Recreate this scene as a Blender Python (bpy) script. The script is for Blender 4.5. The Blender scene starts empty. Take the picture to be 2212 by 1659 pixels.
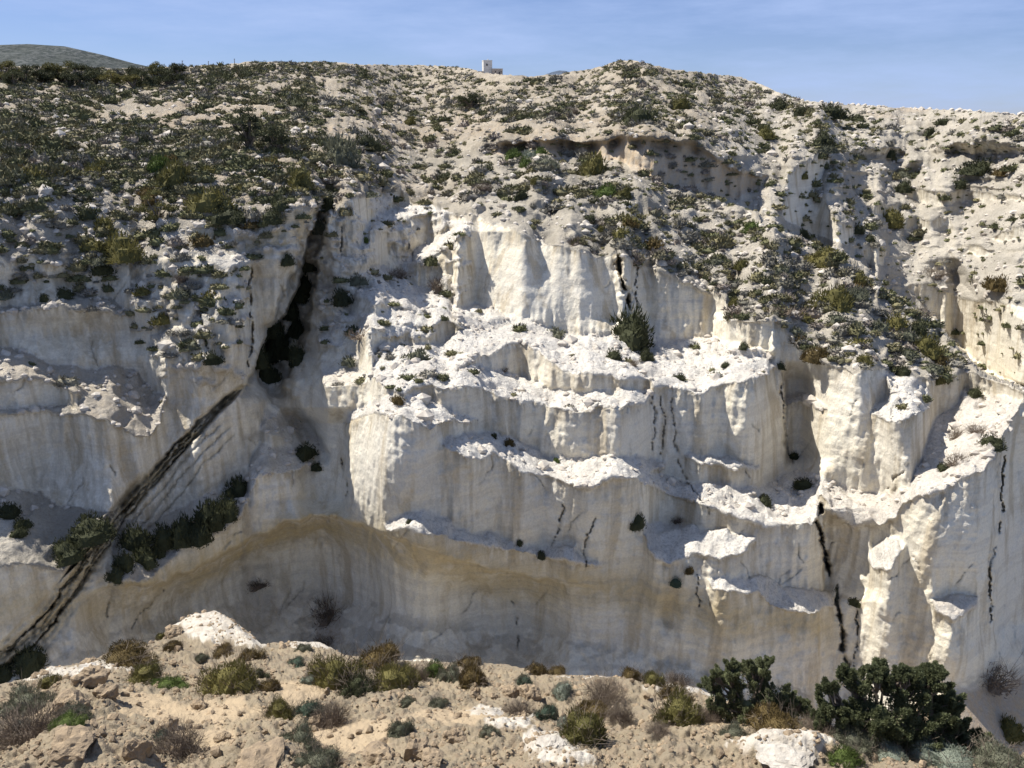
import bpy, math, random
import numpy as np
from mathutils import Vector, Matrix

# ------------------------------------------------------------------ camera, world, sun, exposure
scene = bpy.context.scene
CAM = np.array([0.0, 0.0, 40.0])
PITCH = math.radians(19.3)
FPX, CX, CY = 1670.0, 1106.0, 829.5          # survey units: the photograph at 2212 x 1659
cam_data = bpy.data.cameras.new('camera')
cam_data.sensor_width = 36.0
cam_data.lens = 36.0 * FPX / 2212.0
cam_data.clip_start = 0.1
cam_data.clip_end = 60000
cam = bpy.data.objects.new('camera', cam_data)
scene.collection.objects.link(cam)
cam.location = CAM
cam.rotation_euler = (math.radians(90) - PITCH, 0, 0)
scene.camera = cam

SUN_AZ, SUN_EL = math.radians(-66), math.radians(55)   # azimuth from +Y, negative = to the left
world = bpy.data.worlds.new('World')
scene.world = world
world.use_nodes = True
wt = world.node_tree
wt.nodes.clear()
w_out = wt.nodes.new('ShaderNodeOutputWorld')
w_bg = wt.nodes.new('ShaderNodeBackground')
w_sky = wt.nodes.new('ShaderNodeTexSky')
w_sky.sky_type = 'NISHITA'
w_sky.sun_disc = False
w_sky.sun_elevation = SUN_EL
w_sky.sun_rotation = SUN_AZ
w_sky.altitude = 40
w_sky.air_density = 0.8
w_sky.dust_density = 0.1
w_sky.ozone_density = 3.5
w_bg.inputs['Strength'].default_value = 0.069
# thin cirrus streaks over the whole dome
w_tc = wt.nodes.new('ShaderNodeTexCoord')
w_map = wt.nodes.new('ShaderNodeMapping')
w_map.inputs['Scale'].default_value = (1.6, 1.6, 9.0)
w_map.inputs['Rotation'].default_value = (0.0, math.radians(7), 0.0)
w_n = wt.nodes.new('ShaderNodeTexNoise')
w_n.inputs['Scale'].default_value = 2.1
w_n.inputs['Detail'].default_value = 7
w_n.inputs['Roughness'].default_value = 0.62
w_r = wt.nodes.new('ShaderNodeMapRange')
w_r.inputs[1].default_value = 0.44
w_r.inputs[2].default_value = 0.80
w_r.inputs[3].default_value = 0.30
w_r.inputs[4].default_value = 1.0
w_mix = wt.nodes.new('ShaderNodeMix')
w_mix.data_type = 'RGBA'
w_mix.inputs[7].default_value = (3.9, 5.1, 8.0, 1)
w_tint = wt.nodes.new('ShaderNodeMix')
w_tint.data_type = 'RGBA'
w_tint.blend_type = 'MULTIPLY'
w_tint.inputs[0].default_value = 1.0
w_tint.inputs[7].default_value = (0.62, 0.66, 0.86, 1)
wt.links.new(w_tc.outputs['Generated'], w_map.inputs['Vector'])
wt.links.new(w_map.outputs[0], w_n.inputs['Vector'])
wt.links.new(w_n.outputs['Fac'], w_r.inputs[0])
wt.links.new(w_sky.outputs[0], w_tint.inputs[6])
wt.links.new(w_tint.outputs[2], w_mix.inputs[6])
wt.links.new(w_r.outputs[0], w_mix.inputs[0])
wt.links.new(w_mix.outputs[2], w_bg.inputs['Color'])
wt.links.new(w_bg.outputs[0], w_out.inputs[0])

sun_data = bpy.data.lights.new('sun', 'SUN')
sun_data.energy = 4.7
sun_data.angle = math.radians(0.53)
sun_data.color = (1.0, 0.95, 0.87)
sun = bpy.data.objects.new('sun', sun_data)
scene.collection.objects.link(sun)
to_sun = Vector((math.sin(SUN_AZ) * math.cos(SUN_EL), math.cos(SUN_AZ) * math.cos(SUN_EL), math.sin(SUN_EL)))
sun.rotation_euler = to_sun.to_track_quat('Z', 'Y').to_euler()

scene.view_settings.view_transform = 'Standard'
scene.view_settings.look = 'None'
scene.view_settings.gamma = 1.0
scene.view_settings.use_curve_mapping = False
scene.view_settings.exposure = 0.76
scene.cycles.max_bounces = 8
scene.cycles.diffuse_bounces = 6
scene.cycles.use_denoising = True

# ------------------------------------------------------------------ numpy helpers
RS = np.random.RandomState(7)
_PERM = RS.permutation(256).astype(np.int32)
_PERM = np.concatenate([_PERM, _PERM, _PERM])
_G = RS.normal(size=(256, 3)).astype(np.float32)
_G /= np.linalg.norm(_G, axis=1, keepdims=True)


def perlin(x, y, z):
    x = np.asarray(x, np.float32); y = np.asarray(y, np.float32); z = np.asarray(z, np.float32)
    x, y, z = np.broadcast_arrays(x, y, z)
    xi = np.floor(x).astype(np.int32); yi = np.floor(y).astype(np.int32); zi = np.floor(z).astype(np.int32)
    xf = x - xi; yf = y - yi; zf = z - zi
    u = xf * xf * xf * (xf * (xf * 6 - 15) + 10)
    v = yf * yf * yf * (yf * (yf * 6 - 15) + 10)
    w = zf * zf * zf * (zf * (zf * 6 - 15) + 10)
    xi &= 255; yi &= 255; zi &= 255
    out = 0
    for dx in (0, 1):
        a = _PERM[xi + dx]
        wx = u if dx else 1 - u
        for dy in (0, 1):
            b = _PERM[a + yi + dy]
            wy = v if dy else 1 - v
            for dz in (0, 1):
                g = _G[_PERM[b + zi + dz]]
                wz = w if dz else 1 - w
                out = out + wx * wy * wz * (g[..., 0] * (xf - dx) + g[..., 1] * (yf - dy) + g[..., 2] * (zf - dz))
    return out * 1.5


def fbm(x, y, z, octaves=4, gain=0.5):
    s, a, f = 0, 1.0, 1.0
    for k in range(octaves):
        s = s + a * perlin(x * f + 17.3 * k, y * f - 9.1 * k, z * f + 5.7 * k)
        a *= gain; f *= 2.03
    return s


def sstep(a, b, x):
    t = np.clip((x - a) / (b - a), 0, 1)
    return t * t * (3 - 2 * t)


def inside(poly, x, y):
    P = np.asarray(poly, float)
    res = np.zeros(x.shape, bool)
    m = (x > P[:, 0].min()) & (x < P[:, 0].max()) & (y > P[:, 1].min()) & (y < P[:, 1].max())
    xs, ys = x[m], y[m]
    c = np.zeros(xs.shape, bool)
    n = len(P)
    for i in range(n):
        x1, y1 = P[i]; x2, y2 = P[(i + 1) % n]
        if y1 == y2:
            continue
        hit = ((y1 > ys) != (y2 > ys)) & (xs < (x2 - x1) * (ys - y1) / (y2 - y1) + x1)
        c ^= hit
    res[m] = c
    return res


def seg_dist(line, x, y, reach):
    """distance to a polyline and the run along it (0..1); big beyond reach"""
    P = np.asarray(line, float)
    d = np.full(x.shape, 1e6); s = np.zeros(x.shape)
    L = np.r_[0, np.cumsum(np.hypot(*np.diff(P, axis=0).T))]
    m = (x > P[:, 0].min() - reach) & (x < P[:, 0].max() + reach) & (y > P[:, 1].min() - reach) & (y < P[:, 1].max() + reach)
    xs, ys = x[m], y[m]
    dd = np.full(xs.shape, 1e6); ss = np.zeros(xs.shape)
    for i in range(len(P) - 1):
        a, b = P[i], P[i + 1]
        ab = b - a
        t = np.clip(((xs - a[0]) * ab[0] + (ys - a[1]) * ab[1]) / (ab @ ab), 0, 1)
        q = np.hypot(xs - a[0] - t * ab[0], ys - a[1] - t * ab[1])
        k = q < dd
        dd[k] = q[k]; ss[k] = ((L[i] + t * (L[i + 1] - L[i])) / L[-1])[k]
    d[m] = dd; s[m] = ss
    return d, s


def blur(a, n, axis):
    if n < 1:
        return a
    k = 2 * n + 1
    pad = [(0, 0)] * a.ndim
    pad[axis] = (n + 1, n)
    c = np.cumsum(np.pad(a, pad, mode='edge'), axis=axis)
    hi = [slice(None)] * a.ndim; lo = [slice(None)] * a.ndim
    hi[axis] = slice(k, None); lo[axis] = slice(0, -k)
    return (c[tuple(hi)] - c[tuple(lo)]) / k


def ray(px, py):
    X = (px - CX) / FPX; Y = (CY - py) / FPX
    dx = X
    dy = math.cos(PITCH) + Y * math.sin(PITCH)
    dz = -math.sin(PITCH) + Y * math.cos(PITCH)
    h = np.sqrt(dx * dx + dy * dy)
    return dx / h, dy / h, dz / h


def lerp_line(line, x):
    P = np.asarray(line, float)
    return np.interp(x, P[:, 0], P[:, 1])


def link(o, parent=None):
    scene.collection.objects.link(o)
    if parent is not None:
        o.parent = parent
    return o


def tag(o, label=None, cat=None, group=None, kind=None):
    if label: o['label'] = label
    if cat: o['category'] = cat
    if group: o['group'] = group
    if kind: o['kind'] = kind
    return o


def mesh_from(name, verts, faces, mat, smooth=True, attrs=None):
    """faces: (n,3) or (n,4) integer array"""
    faces = np.asarray(faces, np.int32)
    n, k = faces.shape
    me = bpy.data.meshes.new(name)
    me.vertices.add(len(verts))
    me.vertices.foreach_set('co', np.asarray(verts, np.float32).ravel())
    me.loops.add(n * k)
    me.loops.foreach_set('vertex_index', faces.ravel())
    me.polygons.add(n)
    me.polygons.foreach_set('loop_start', np.arange(0, n * k, k, dtype=np.int32))
    me.polygons.foreach_set('loop_total', np.full(n, k, np.int32))
    me.polygons.foreach_set('use_smooth', np.full(n, smooth, bool))
    if attrs:
        for key, val in attrs.items():
            at = me.attributes.new(key, 'FLOAT', 'POINT')
            at.data.foreach_set('value', np.asarray(val, np.float32).ravel())
    if isinstance(mat, (list, tuple)):
        for q in mat: me.materials.append(q)
    elif mat is not None:
        me.materials.append(mat)
    me.update(calc_edges=True)
    me.validate()
    return me


def grid_faces(nr, nc):
    i = np.arange(nr * nc, dtype=np.int32).reshape(nr, nc)
    return np.stack([i[:-1, :-1], i[1:, :-1], i[1:, 1:], i[:-1, 1:]], -1).reshape(-1, 4)


# ------------------------------------------------------------------ materials
def new_mat(name):
    m = bpy.data.materials.new(name)
    m.use_nodes = True
    nt = m.node_tree
    bsdf = nt.nodes['Principled BSDF']
    bsdf.inputs['Roughness'].default_value = 0.95
    bsdf.inputs['Specular IOR Level'].default_value = 0.15
    return m, nt, bsdf


class NB:
    """small node-building helper"""
    def __init__(s, nt):
        s.nt = nt
        s.pos = nt.nodes.new('ShaderNodeNewGeometry').outputs['Position']

    def n(s, t):
        return s.nt.nodes.new(t)

    def l(s, a, b):
        s.nt.links.new(a, b)

    def attr(s, name):
        a = s.n('ShaderNodeAttribute'); a.attribute_name = name
        return a.outputs['Fac']

    def noise(s, scale, stretch=(1, 1, 1), detail=4, rough=0.55, coord=None, dist=0.0):
        m = s.n('ShaderNodeMapping'); m.inputs['Scale'].default_value = stretch
        s.l(coord or s.pos, m.inputs['Vector'])
        t = s.n('ShaderNodeTexNoise')
        t.inputs['Scale'].default_value = scale
        t.inputs['Detail'].default_value = detail
        t.inputs['Roughness'].default_value = rough
        t.inputs['Distortion'].default_value = dist
        s.l(m.outputs[0], t.inputs['Vector'])
        return t.outputs['Fac']

    def rng(s, v, a, b, c=0.0, d=1.0):
        r = s.n('ShaderNodeMapRange'); r.interpolation_type = 'SMOOTHSTEP'
        for i, q in enumerate((a, b, c, d)): r.inputs[i + 1].default_value = q
        s.l(v, r.inputs[0])
        return r.outputs[0]

    def math(s, op, a, b=None):
        m = s.n('ShaderNodeMath'); m.operation = op
        for i, q in enumerate((a, b)):
            if q is None: continue
            if isinstance(q, (int, float)): m.inputs[i].default_value = q
            else: s.l(q, m.inputs[i])
        return m.outputs[0]

    def mix(s, f, a, b, mode='MIX'):
        m = s.n('ShaderNodeMix'); m.data_type = 'RGBA'; m.blend_type = mode
        for i, q in ((0, f), (6, a), (7, b)):
            if isinstance(q, (int, float)): m.inputs[i].default_value = q
            elif isinstance(q, tuple): m.inputs[i].default_value = (*q, 1)
            else: s.l(q, m.inputs[i])
        return m.outputs[2]

    def bump(s, h, strength, dist, prev=None):
        b = s.n('ShaderNodeBump')
        b.inputs['Strength'].default_value = strength
        b.inputs['Distance'].default_value = dist
        s.l(h, b.inputs['Height'])
        if prev: s.l(prev, b.inputs['Normal'])
        return b.outputs[0]


def rock_material():
    m, nt, bsdf = new_mat('tuff_rock')
    b = NB(nt)
    crust, soil, ochre, vein_shade, stain_shade, grit = (b.attr(k) for k in ('crust', 'soil', 'ochre', 'vein_shade', 'stain_shade', 'grit'))
    big = b.noise(0.16, (1, 1, 0.6), 4)
    streak = b.noise(0.9, (1, 1, 0.07), 5, 0.6)
    streak2 = b.noise(2.6, (1, 1, 0.05), 4, 0.6)
    strata = b.noise(0.5, (0.12, 0.12, 4.0), 5, 0.6, dist=0.4)
    fine = b.noise(9.0, (1, 1, 1), 6, 0.65)
    # smooth tuff of the faces
    c = b.mix(b.rng(big, 0.35, 0.65), (0.76, 0.70, 0.56), (0.71, 0.665, 0.56))
    c = b.mix(b.rng(strata, 0.45, 0.62, 0, 0.45), c, (0.56, 0.51, 0.42))
    c = b.mix(b.rng(streak, 0.49, 0.64, 0, 0.62), c, (0.44, 0.36, 0.24))
    sf = b.math('MULTIPLY', stain_shade, b.rng(streak2, 0.38, 0.62, 0.1, 1.0))
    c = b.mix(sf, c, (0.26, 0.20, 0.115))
    oc = b.mix(b.rng(strata, 0.4, 0.65), (0.50, 0.40, 0.225), (0.42, 0.345, 0.215))
    c = b.mix(b.math('MULTIPLY', ochre, b.rng(b.noise(0.7, (1, 1, 0.8), 4), 0.3, 0.55, 0.35, 1.0)), c, oc)
    # weathered crust on the ledges
    cr = b.mix(b.rng(b.noise(0.55, detail=5), 0.4, 0.66), (0.75, 0.71, 0.63), (0.64, 0.60, 0.53))
    cr = b.mix(b.rng(b.noise(6.5, detail=5, rough=0.75), 0.48, 0.64, 0, 0.6), cr, (0.36, 0.325, 0.285))
    c = b.mix(crust, c, cr)
    gr = b.mix(b.rng(b.noise(0.22, (1, 1, 1.5), 6, 0.65), 0.4, 0.62), (0.44, 0.395, 0.315), (0.29, 0.26, 0.205))
    gr = b.mix(b.rng(b.noise(5.0, detail=5, rough=0.7), 0.5, 0.66, 0, 0.5), gr, (0.27, 0.24, 0.20))
    c = b.mix(grit, c, gr)
    so = b.mix(b.rng(b.noise(1.7, detail=5, rough=0.65), 0.38, 0.62), (0.47, 0.355, 0.23), (0.41, 0.345, 0.265))
    c = b.mix(soil, c, so)
    vn = b.mix(b.rng(b.noise(2.0, (1, 1, 1), 4), 0.35, 0.65), (0.05, 0.045, 0.035), (0.17, 0.145, 0.09))
    c = b.mix(vein_shade, c, vn)
    c = b.mix(b.rng(fine, 0.38, 0.66, 0.0, 0.30), c, b.mix(1.0, c, (0.55, 0.54, 0.53), 'MULTIPLY'))
    nt.links.new(c, bsdf.inputs['Base Color'])
    n1 = b.bump(b.noise(2.2, (1, 1, 0.6), 7, 0.6), 0.55, 0.18)
    n2 = b.bump(b.math('MULTIPLY', b.noise(7.0, detail=7, rough=0.7), b.math('ADD', crust, 0.30)), 0.8, 0.22, n1)
    nt.links.new(n2, bsdf.inputs['Normal'])
    return m


def earth_material():
    m, nt, bsdf = new_mat('stony_earth')
    b = NB(nt)
    white = b.attr('white')
    sand = b.attr('sand')
    n1 = b.noise(1.1, detail=5, rough=0.6)
    n2 = b.noise(6.0, detail=6, rough=0.65)
    c = b.mix(b.rng(n1, 0.36, 0.64), (0.275, 0.225, 0.152), (0.225, 0.188, 0.133))
    c = b.mix(b.rng(n2, 0.46, 0.68, 0, 0.75), c, (0.22, 0.17, 0.12))
    c = b.mix(sand, c, (0.42, 0.325, 0.21))
    wc = b.mix(b.rng(n2, 0.4, 0.7), (0.50, 0.46, 0.39), (0.37, 0.32, 0.25))
    c = b.mix(white, c, wc)
    nt.links.new(c, bsdf.inputs['Base Color'])
    k1 = b.bump(n2, 0.6, 0.10)
    k2 = b.bump(b.noise(28, detail=5, rough=0.7), 0.6, 0.03, k1)
    nt.links.new(k2, bsdf.inputs['Normal'])
    return m


def leaf_material(name, dark, light, trans=0.25):
    m, nt, bsdf = new_mat(name)
    b = NB(nt)
    g = b.n('ShaderNodeNewGeometry'); oi = b.n('ShaderNodeObjectInfo')
    v = b.math('ADD', b.math('MULTIPLY', g.outputs['Random Per Island'], 0.65), b.math('MULTIPLY', oi.outputs['Random'], 0.35))
    c = b.mix(v, dark, light)
    nt.links.new(c, bsdf.inputs['Base Color'])
    bsdf.inputs['Roughness'].default_value = 0.8
    tr = b.n('ShaderNodeBsdfTranslucent'); nt.links.new(c, tr.inputs['Color'])
    mx = b.n('ShaderNodeMixShader'); mx.inputs[0].default_value = trans
    nt.links.new(bsdf.outputs[0], mx.inputs[1]); nt.links.new(tr.outputs[0], mx.inputs[2])
    nt.links.new(mx.outputs[0], nt.nodes['Material Output'].inputs['Surface'])
    return m


def plain_material(name, col, col2, scale=3.0, rough=0.9, bump=0.3, dist=0.02):
    m, nt, bsdf = new_mat(name)
    b = NB(nt)
    tc = b.n('ShaderNodeTexCoord').outputs['Object']
    n = b.noise(scale, detail=6, rough=0.62, coord=tc)
    nt.links.new(b.mix(b.rng(n, 0.35, 0.65), col, col2), bsdf.inputs['Base Color'])
    bsdf.inputs['Roughness'].default_value = rough
    nt.links.new(b.bump(b.noise(scale * 3, detail=6, rough=0.7, coord=tc), bump, dist), bsdf.inputs['Normal'])
    return m


M_ROCK = rock_material()
M_EARTH = earth_material()
# ------------------------------------------------------------------ canyon side: traced ledges, then a surface built from slopes
SKY = [(-700, 140), (0, 142), (150, 145), (330, 148), (420, 142), (520, 136), (620, 134), (700, 132), (760, 138), (900, 141), (960, 142), (1020, 149), (1040, 156),
       (1090, 161), (1150, 165), (1215, 158), (1260, 151), (1300, 143), (1335, 131), (1365, 130), (1400, 138), (1450, 150), (1520, 157),
       (1600, 166), (1640, 180), (1680, 199), (1740, 218), (1850, 227), (1960, 234), (2100, 240), (2150, 243), (2185, 247), (2212, 248), (2950, 262)]
YB = 1730.0
# the line between faces and the open slopes above them
RIM = [(-700, 560), (0, 552), (120, 548), (300, 556), (420, 545), (520, 548), (600, 540), (650, 500), (690, 470), (720, 455), (760, 432), (800, 420), (865, 405), (900, 440),
       (960, 452), (1030, 462), (1014, 479), (1053, 482), (1093, 486), (1133, 504), (1219, 533), (1298, 558), (1327, 546), (1374, 569), (1416, 585), (1499, 617),
       (1531, 639), (1568, 645), (1574, 690), (1675, 694), (1722, 743), (1754, 776), (1794, 790), (1848, 801), (1894, 793), (1935, 800), (1977, 819), (2020, 815),
       (2082, 808), (2110, 805), (2136, 818), (2179, 832), (2212, 848), (2950, 1010)]
RIM = sorted(RIM)
# where the near spur hides the gully behind it, and the far white cliffs start
HIDE = [(1545, 420), (1560, 428), (1639, 461), (1646, 479), (1689, 500), (1732, 515), (1776, 536), (1848, 562), (1880, 585), (1895, 615), (1966, 664),
        (2028, 700), (2071, 754), (2110, 794), (2136, 812), (2179, 826), (2212, 842), (2950, 1000)]
# ledges: (slope, crust, soil, outline)
LEDGES = [
    (0.30, 1, 0.0, [(1025, 653), (1104, 682), (1176, 704), (1248, 725), (1302, 718), (1428, 732), (1549, 733), (1664, 765), (1675, 790), (1632, 819), (1560, 830),
                    (1535, 840), (1520, 851), (1437, 837), (1410, 838), (1408, 824), (1374, 826), (1320, 815), (1284, 808), (1241, 806), (1212, 796), (1176, 765), (1140, 743),
                    (1104, 742), (1068, 754), (1025, 779), (985, 800), (930, 800), (880, 795), (830, 800), (800, 790), (830, 760), (880, 740), (930, 745), (1000, 715), (960, 690), (985, 660)]),
    (0.30, 1, 0.0, [(960, 808), (1025, 790), (1068, 797), (1133, 808), (1190, 840), (1248, 844), (1349, 844), (1408, 846), (1408, 858), (1399, 875), (1338, 875), (1284, 878),
                    (1237, 887), (1176, 875), (1125, 871), (1053, 844), (1014, 833), (956, 837), (895, 830), (920, 815)]),
    (0.35, 1, 0.0, [(877, 855), (909, 851), (960, 876), (989, 891), (1035, 905), (996, 913), (956, 909), (927, 923), (902, 913), (863, 898), (809, 891), (740, 912), (780, 876), (816, 858)]),
    (0.25, 1, 0.0, [(956, 945), (1046, 932), (1068, 934), (1115, 948), (1169, 977), (1248, 985), (1410, 988), (1440, 999), (1405, 1018), (1377, 1030), (1320, 1038), (1269, 1058),
                    (1212, 1035), (1133, 1020), (1071, 984), (1028, 995), (981, 977), (953, 959)]),
    (0.22, 1, 0.0, [(1490, 981), (1560, 986), (1646, 1008), (1640, 1018), (1580, 1012), (1510, 998), (1480, 990)]),
    (0.20, 1, 0.0, [(1380, 1032), (1400, 1020), (1440, 1028), (1500, 1045), (1646, 1049), (1668, 1028), (1722, 1013), (1776, 1031), (1801, 1039), (1793, 1053), (1768, 1071), (1772, 1083),
                    (1761, 1134), (1732, 1125), (1697, 1130), (1653, 1141), (1617, 1127), (1560, 1109), (1500, 1085), (1416, 1055)]),
    (0.20, 1, 0.15, [(2078, 837), (2207, 866), (2175, 930), (2146, 985), (2128, 1010), (2064, 1042), (2035, 1064), (1949, 1082), (1934, 1114), (1900, 1135), (1840, 1140), (1800, 1110),
                     (1776, 1062), (1801, 1041), (1866, 1062), (1930, 1064), (1963, 1046), (1988, 995), (2013, 920), (2020, 902), (2067, 877)]),
    (0.30, 1, 0.0, [(1876, 893), (1890, 870), (1920, 850), (1910, 800), (1935, 797), (1990, 820), (2015, 870), (2000, 885), (1948, 905), (1925, 912)]),
    (0.40, 1, 0.2, [(1693, 850), (1720, 843), (1760, 860), (1785, 884), (1740, 872), (1700, 868)]),
    (0.35, 1, 0.0, [(1390, 1130), (1416, 1134), (1499, 1134), (1517, 1148), (1571, 1148), (1635, 1166), (1614, 1188), (1574, 1202), (1553, 1206), (1502, 1199), (1445, 1217), (1416, 1206), (1395, 1170)]),
    (0.40, 1, 0.0, [(1531, 1257), (1560, 1246), (1610, 1250), (1640, 1245), (1690, 1268), (1720, 1270), (1780, 1280), (1808, 1300), (1800, 1310), (1745, 1322), (1700, 1320), (1670, 1302), (1635, 1280),
                    (1610, 1278), (1560, 1277), (1535, 1270)]),
    (0.35, 1, 0.0, [(1873, 1212), (1890, 1180), (1915, 1160), (1945, 1160), (1950, 1180), (1930, 1225), (1920, 1232), (1890, 1225)]),
    (0.55, 1, 0.2, [(2010, 1300), (2060, 1283), (2110, 1290), (2110, 1310), (2060, 1340), (2020, 1325)]),
    (0.55, 1, 0.0, [(830, 1130), (860, 1115), (909, 1101), (967, 1119), (989, 1141), (1014, 1152), (1057, 1152), (1115, 1173), (1158, 1184), (1240, 1173), (1255, 1206), (1298, 1220), (1290, 1225),
                    (1194, 1206), (1133, 1190), (1079, 1183), (1014, 1175), (967, 1157), (888, 1147), (834, 1143)]),
    (0.30, 0.9, 0.0, [(0, 665), (80, 655), (165, 638), (250, 650), (285, 682), (220, 670), (160, 666), (100, 664), (60, 676), (-700, 690), (-700, 672)]),
    (0.45, 0.8, 0.25, [(-700, 747), (0, 747), (54, 754), (101, 783), (144, 785), (205, 797), (248, 787), (302, 801), (324, 844), (360, 855), (350, 905), (320, 940), (290, 940), (240, 908), (200, 900), (165, 890),
                       (170, 872), (182, 857), (126, 830), (72, 820), (0, 823), (-700, 830)]),
    (0.30, 0.8, 0.0, [(-700, 884), (0, 884), (90, 880), (150, 876), (185, 892), (145, 896), (90, 887), (0, 894), (-700, 896)]),
    (0.55, 0.9, 0.0, [(-700, 1056), (0, 1056), (86, 1064), (126, 1089), (223, 1103), (250, 1105), (225, 1130), (180, 1180), (135, 1238), (108, 1231), (43, 1220), (22, 1227), (-700, 1235)]),
    (0.75, 0.8, 0.2, [(548, 1012), (525, 1110), (490, 1145), (400, 1180), (345, 1230), (330, 1250), (250, 1255), (235, 1245), (245, 1170), (260, 1120), (330, 1130), (400, 1090), (480, 1050)]),
    (0.70, 0.5, 0.0, [(570, 880), (640, 905), (690, 950), (700, 985), (640, 975), (600, 940), (560, 930)]),
    (0.60, 0.6, 0.0, [(535, 1000), (560, 960), (640, 968), (680, 995), (640, 1012), (560, 1028), (540, 1060)]),
    (0.65, 1, 0.0, [(735, 715), (800, 680), (900, 672), (960, 690), (930, 712), (880, 700), (800, 705), (770, 722)]),
    (0.55, 1, 0.0, [(760, 640), (800, 610), (870, 600), (960, 640), (1000, 660), (960, 690), (900, 672), (840, 660)]),
    (0.60, 1, 0.0, [(800, 790), (880, 795), (930, 800), (985, 800), (940, 820), (880, 850), (840, 840), (805, 815)]),
    (0.35, 1, 0.0, [(790, 505), (805, 470), (850, 452), (900, 440), (935, 444), (985, 455), (1035, 458), (1020, 468), (960, 462), (900, 464), (850, 476), (815, 500)]),
    (0.40, 1, 0.0, [(880, 560), (905, 535), (945, 510), (975, 495), (1005, 480), (1012, 488), (985, 512), (950, 535), (915, 560), (890, 575)]),
    (0.45, 1, 0.0, [(795, 590), (830, 578), (870, 585), (905, 590), (880, 604), (830, 606)]),
    (0.5, 0.6, 0.1, [(690, 800), (740, 790), (790, 800), (800, 820), (760, 830), (700, 840)]),
]
# low shelving skirts of pale debris below the lowest faces
FOOT = [(-700, 1440), (0, 1435), (130, 1350), (300, 1330), (500, 1285), (640, 1262), (760, 1285), (900, 1325), (1100, 1355), (1240, 1365), (1400, 1400), (1560, 1440), (1700, 1470), (1800, 1480), (1900, 1460), (2000, 1470), (2090, 1462), (2212, 1420), (2950, 1400)]
CUT = [(1030, 318), (1140, 300), (1300, 305), (1335, 292), (1490, 306), (1510, 318), (1560, 350), (1600, 372), (1660, 378), (1640, 405), (1600, 425), (1560, 430), (1500, 412), (1440, 405), (1400, 380), (1370, 365),
       (1335, 345), (1280, 340), (1210, 340), (1160, 325), (1090, 335), (1060, 330)]
CUT2 = [(1700, 380), (1770, 330), (1800, 345), (1760, 400), (1800, 470), (1850, 500), (1830, 530), (1740, 500), (1690, 470)]
FARWALL = [(1960, 620), (2000, 610), (2060, 640), (2130, 650), (2212, 660), (2950, 690), (2950, 990), (2212, 835), (2136, 805), (2071, 744), (2028, 690)]
SCALLOPS = [[(1952, 420), (1975, 412), (1992, 409), (2028, 415), (2060, 411), (2100, 414), (2160, 417), (2208, 421), (2300, 425), (2300, 442), (2208, 438), (2150, 430), (2100, 434), (2050, 443), (2000, 437), (1965, 426)],
            [(1952, 473), (1980, 470), (2006, 472), (2053, 470), (2056, 486), (2030, 492), (2010, 502), (1985, 490), (1956, 495)],
            [(1718, 420), (1740, 411), (1758, 407), (1752, 430), (1740, 450), (1724, 440)],
            [(1743, 482), (1770, 478), (1794, 472), (1792, 490), (1762, 502)],
            [(2140, 514), (2170, 498), (2211, 486), (2300, 480), (2300, 512), (2211, 516), (2160, 524)],
            [(1880, 452), (1905, 440), (1935, 446), (1950, 458), (1920, 466), (1890, 462)],
            [(2080, 540), (2110, 532), (2150, 536), (2145, 550), (2105, 556)], [(1860, 540), (1890, 530), (1915, 545), (1905, 575), (1880, 572)],
            [(1990, 566), (2040, 556), (2080, 566), (2060, 580), (2010, 582)], [(1840, 326), (1900, 318), (1960, 324), (1950, 332), (1880, 333)], [(2010, 318), (2080, 308), (2160, 314), (2212, 320), (2212, 330), (2100, 330)]]
STRATA_WALL = [(500, 487), (560, 470), (690, 452), (690, 505), (620, 530), (520, 545), (400, 522), (230, 505), (240, 490), (400, 500)]
VEIN = [(522, 836), (470, 882), (400, 955), (330, 1035), (285, 1085), (245, 1135), (165, 1255), (100, 1345), (40, 1405), (-20, 1450)]
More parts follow.
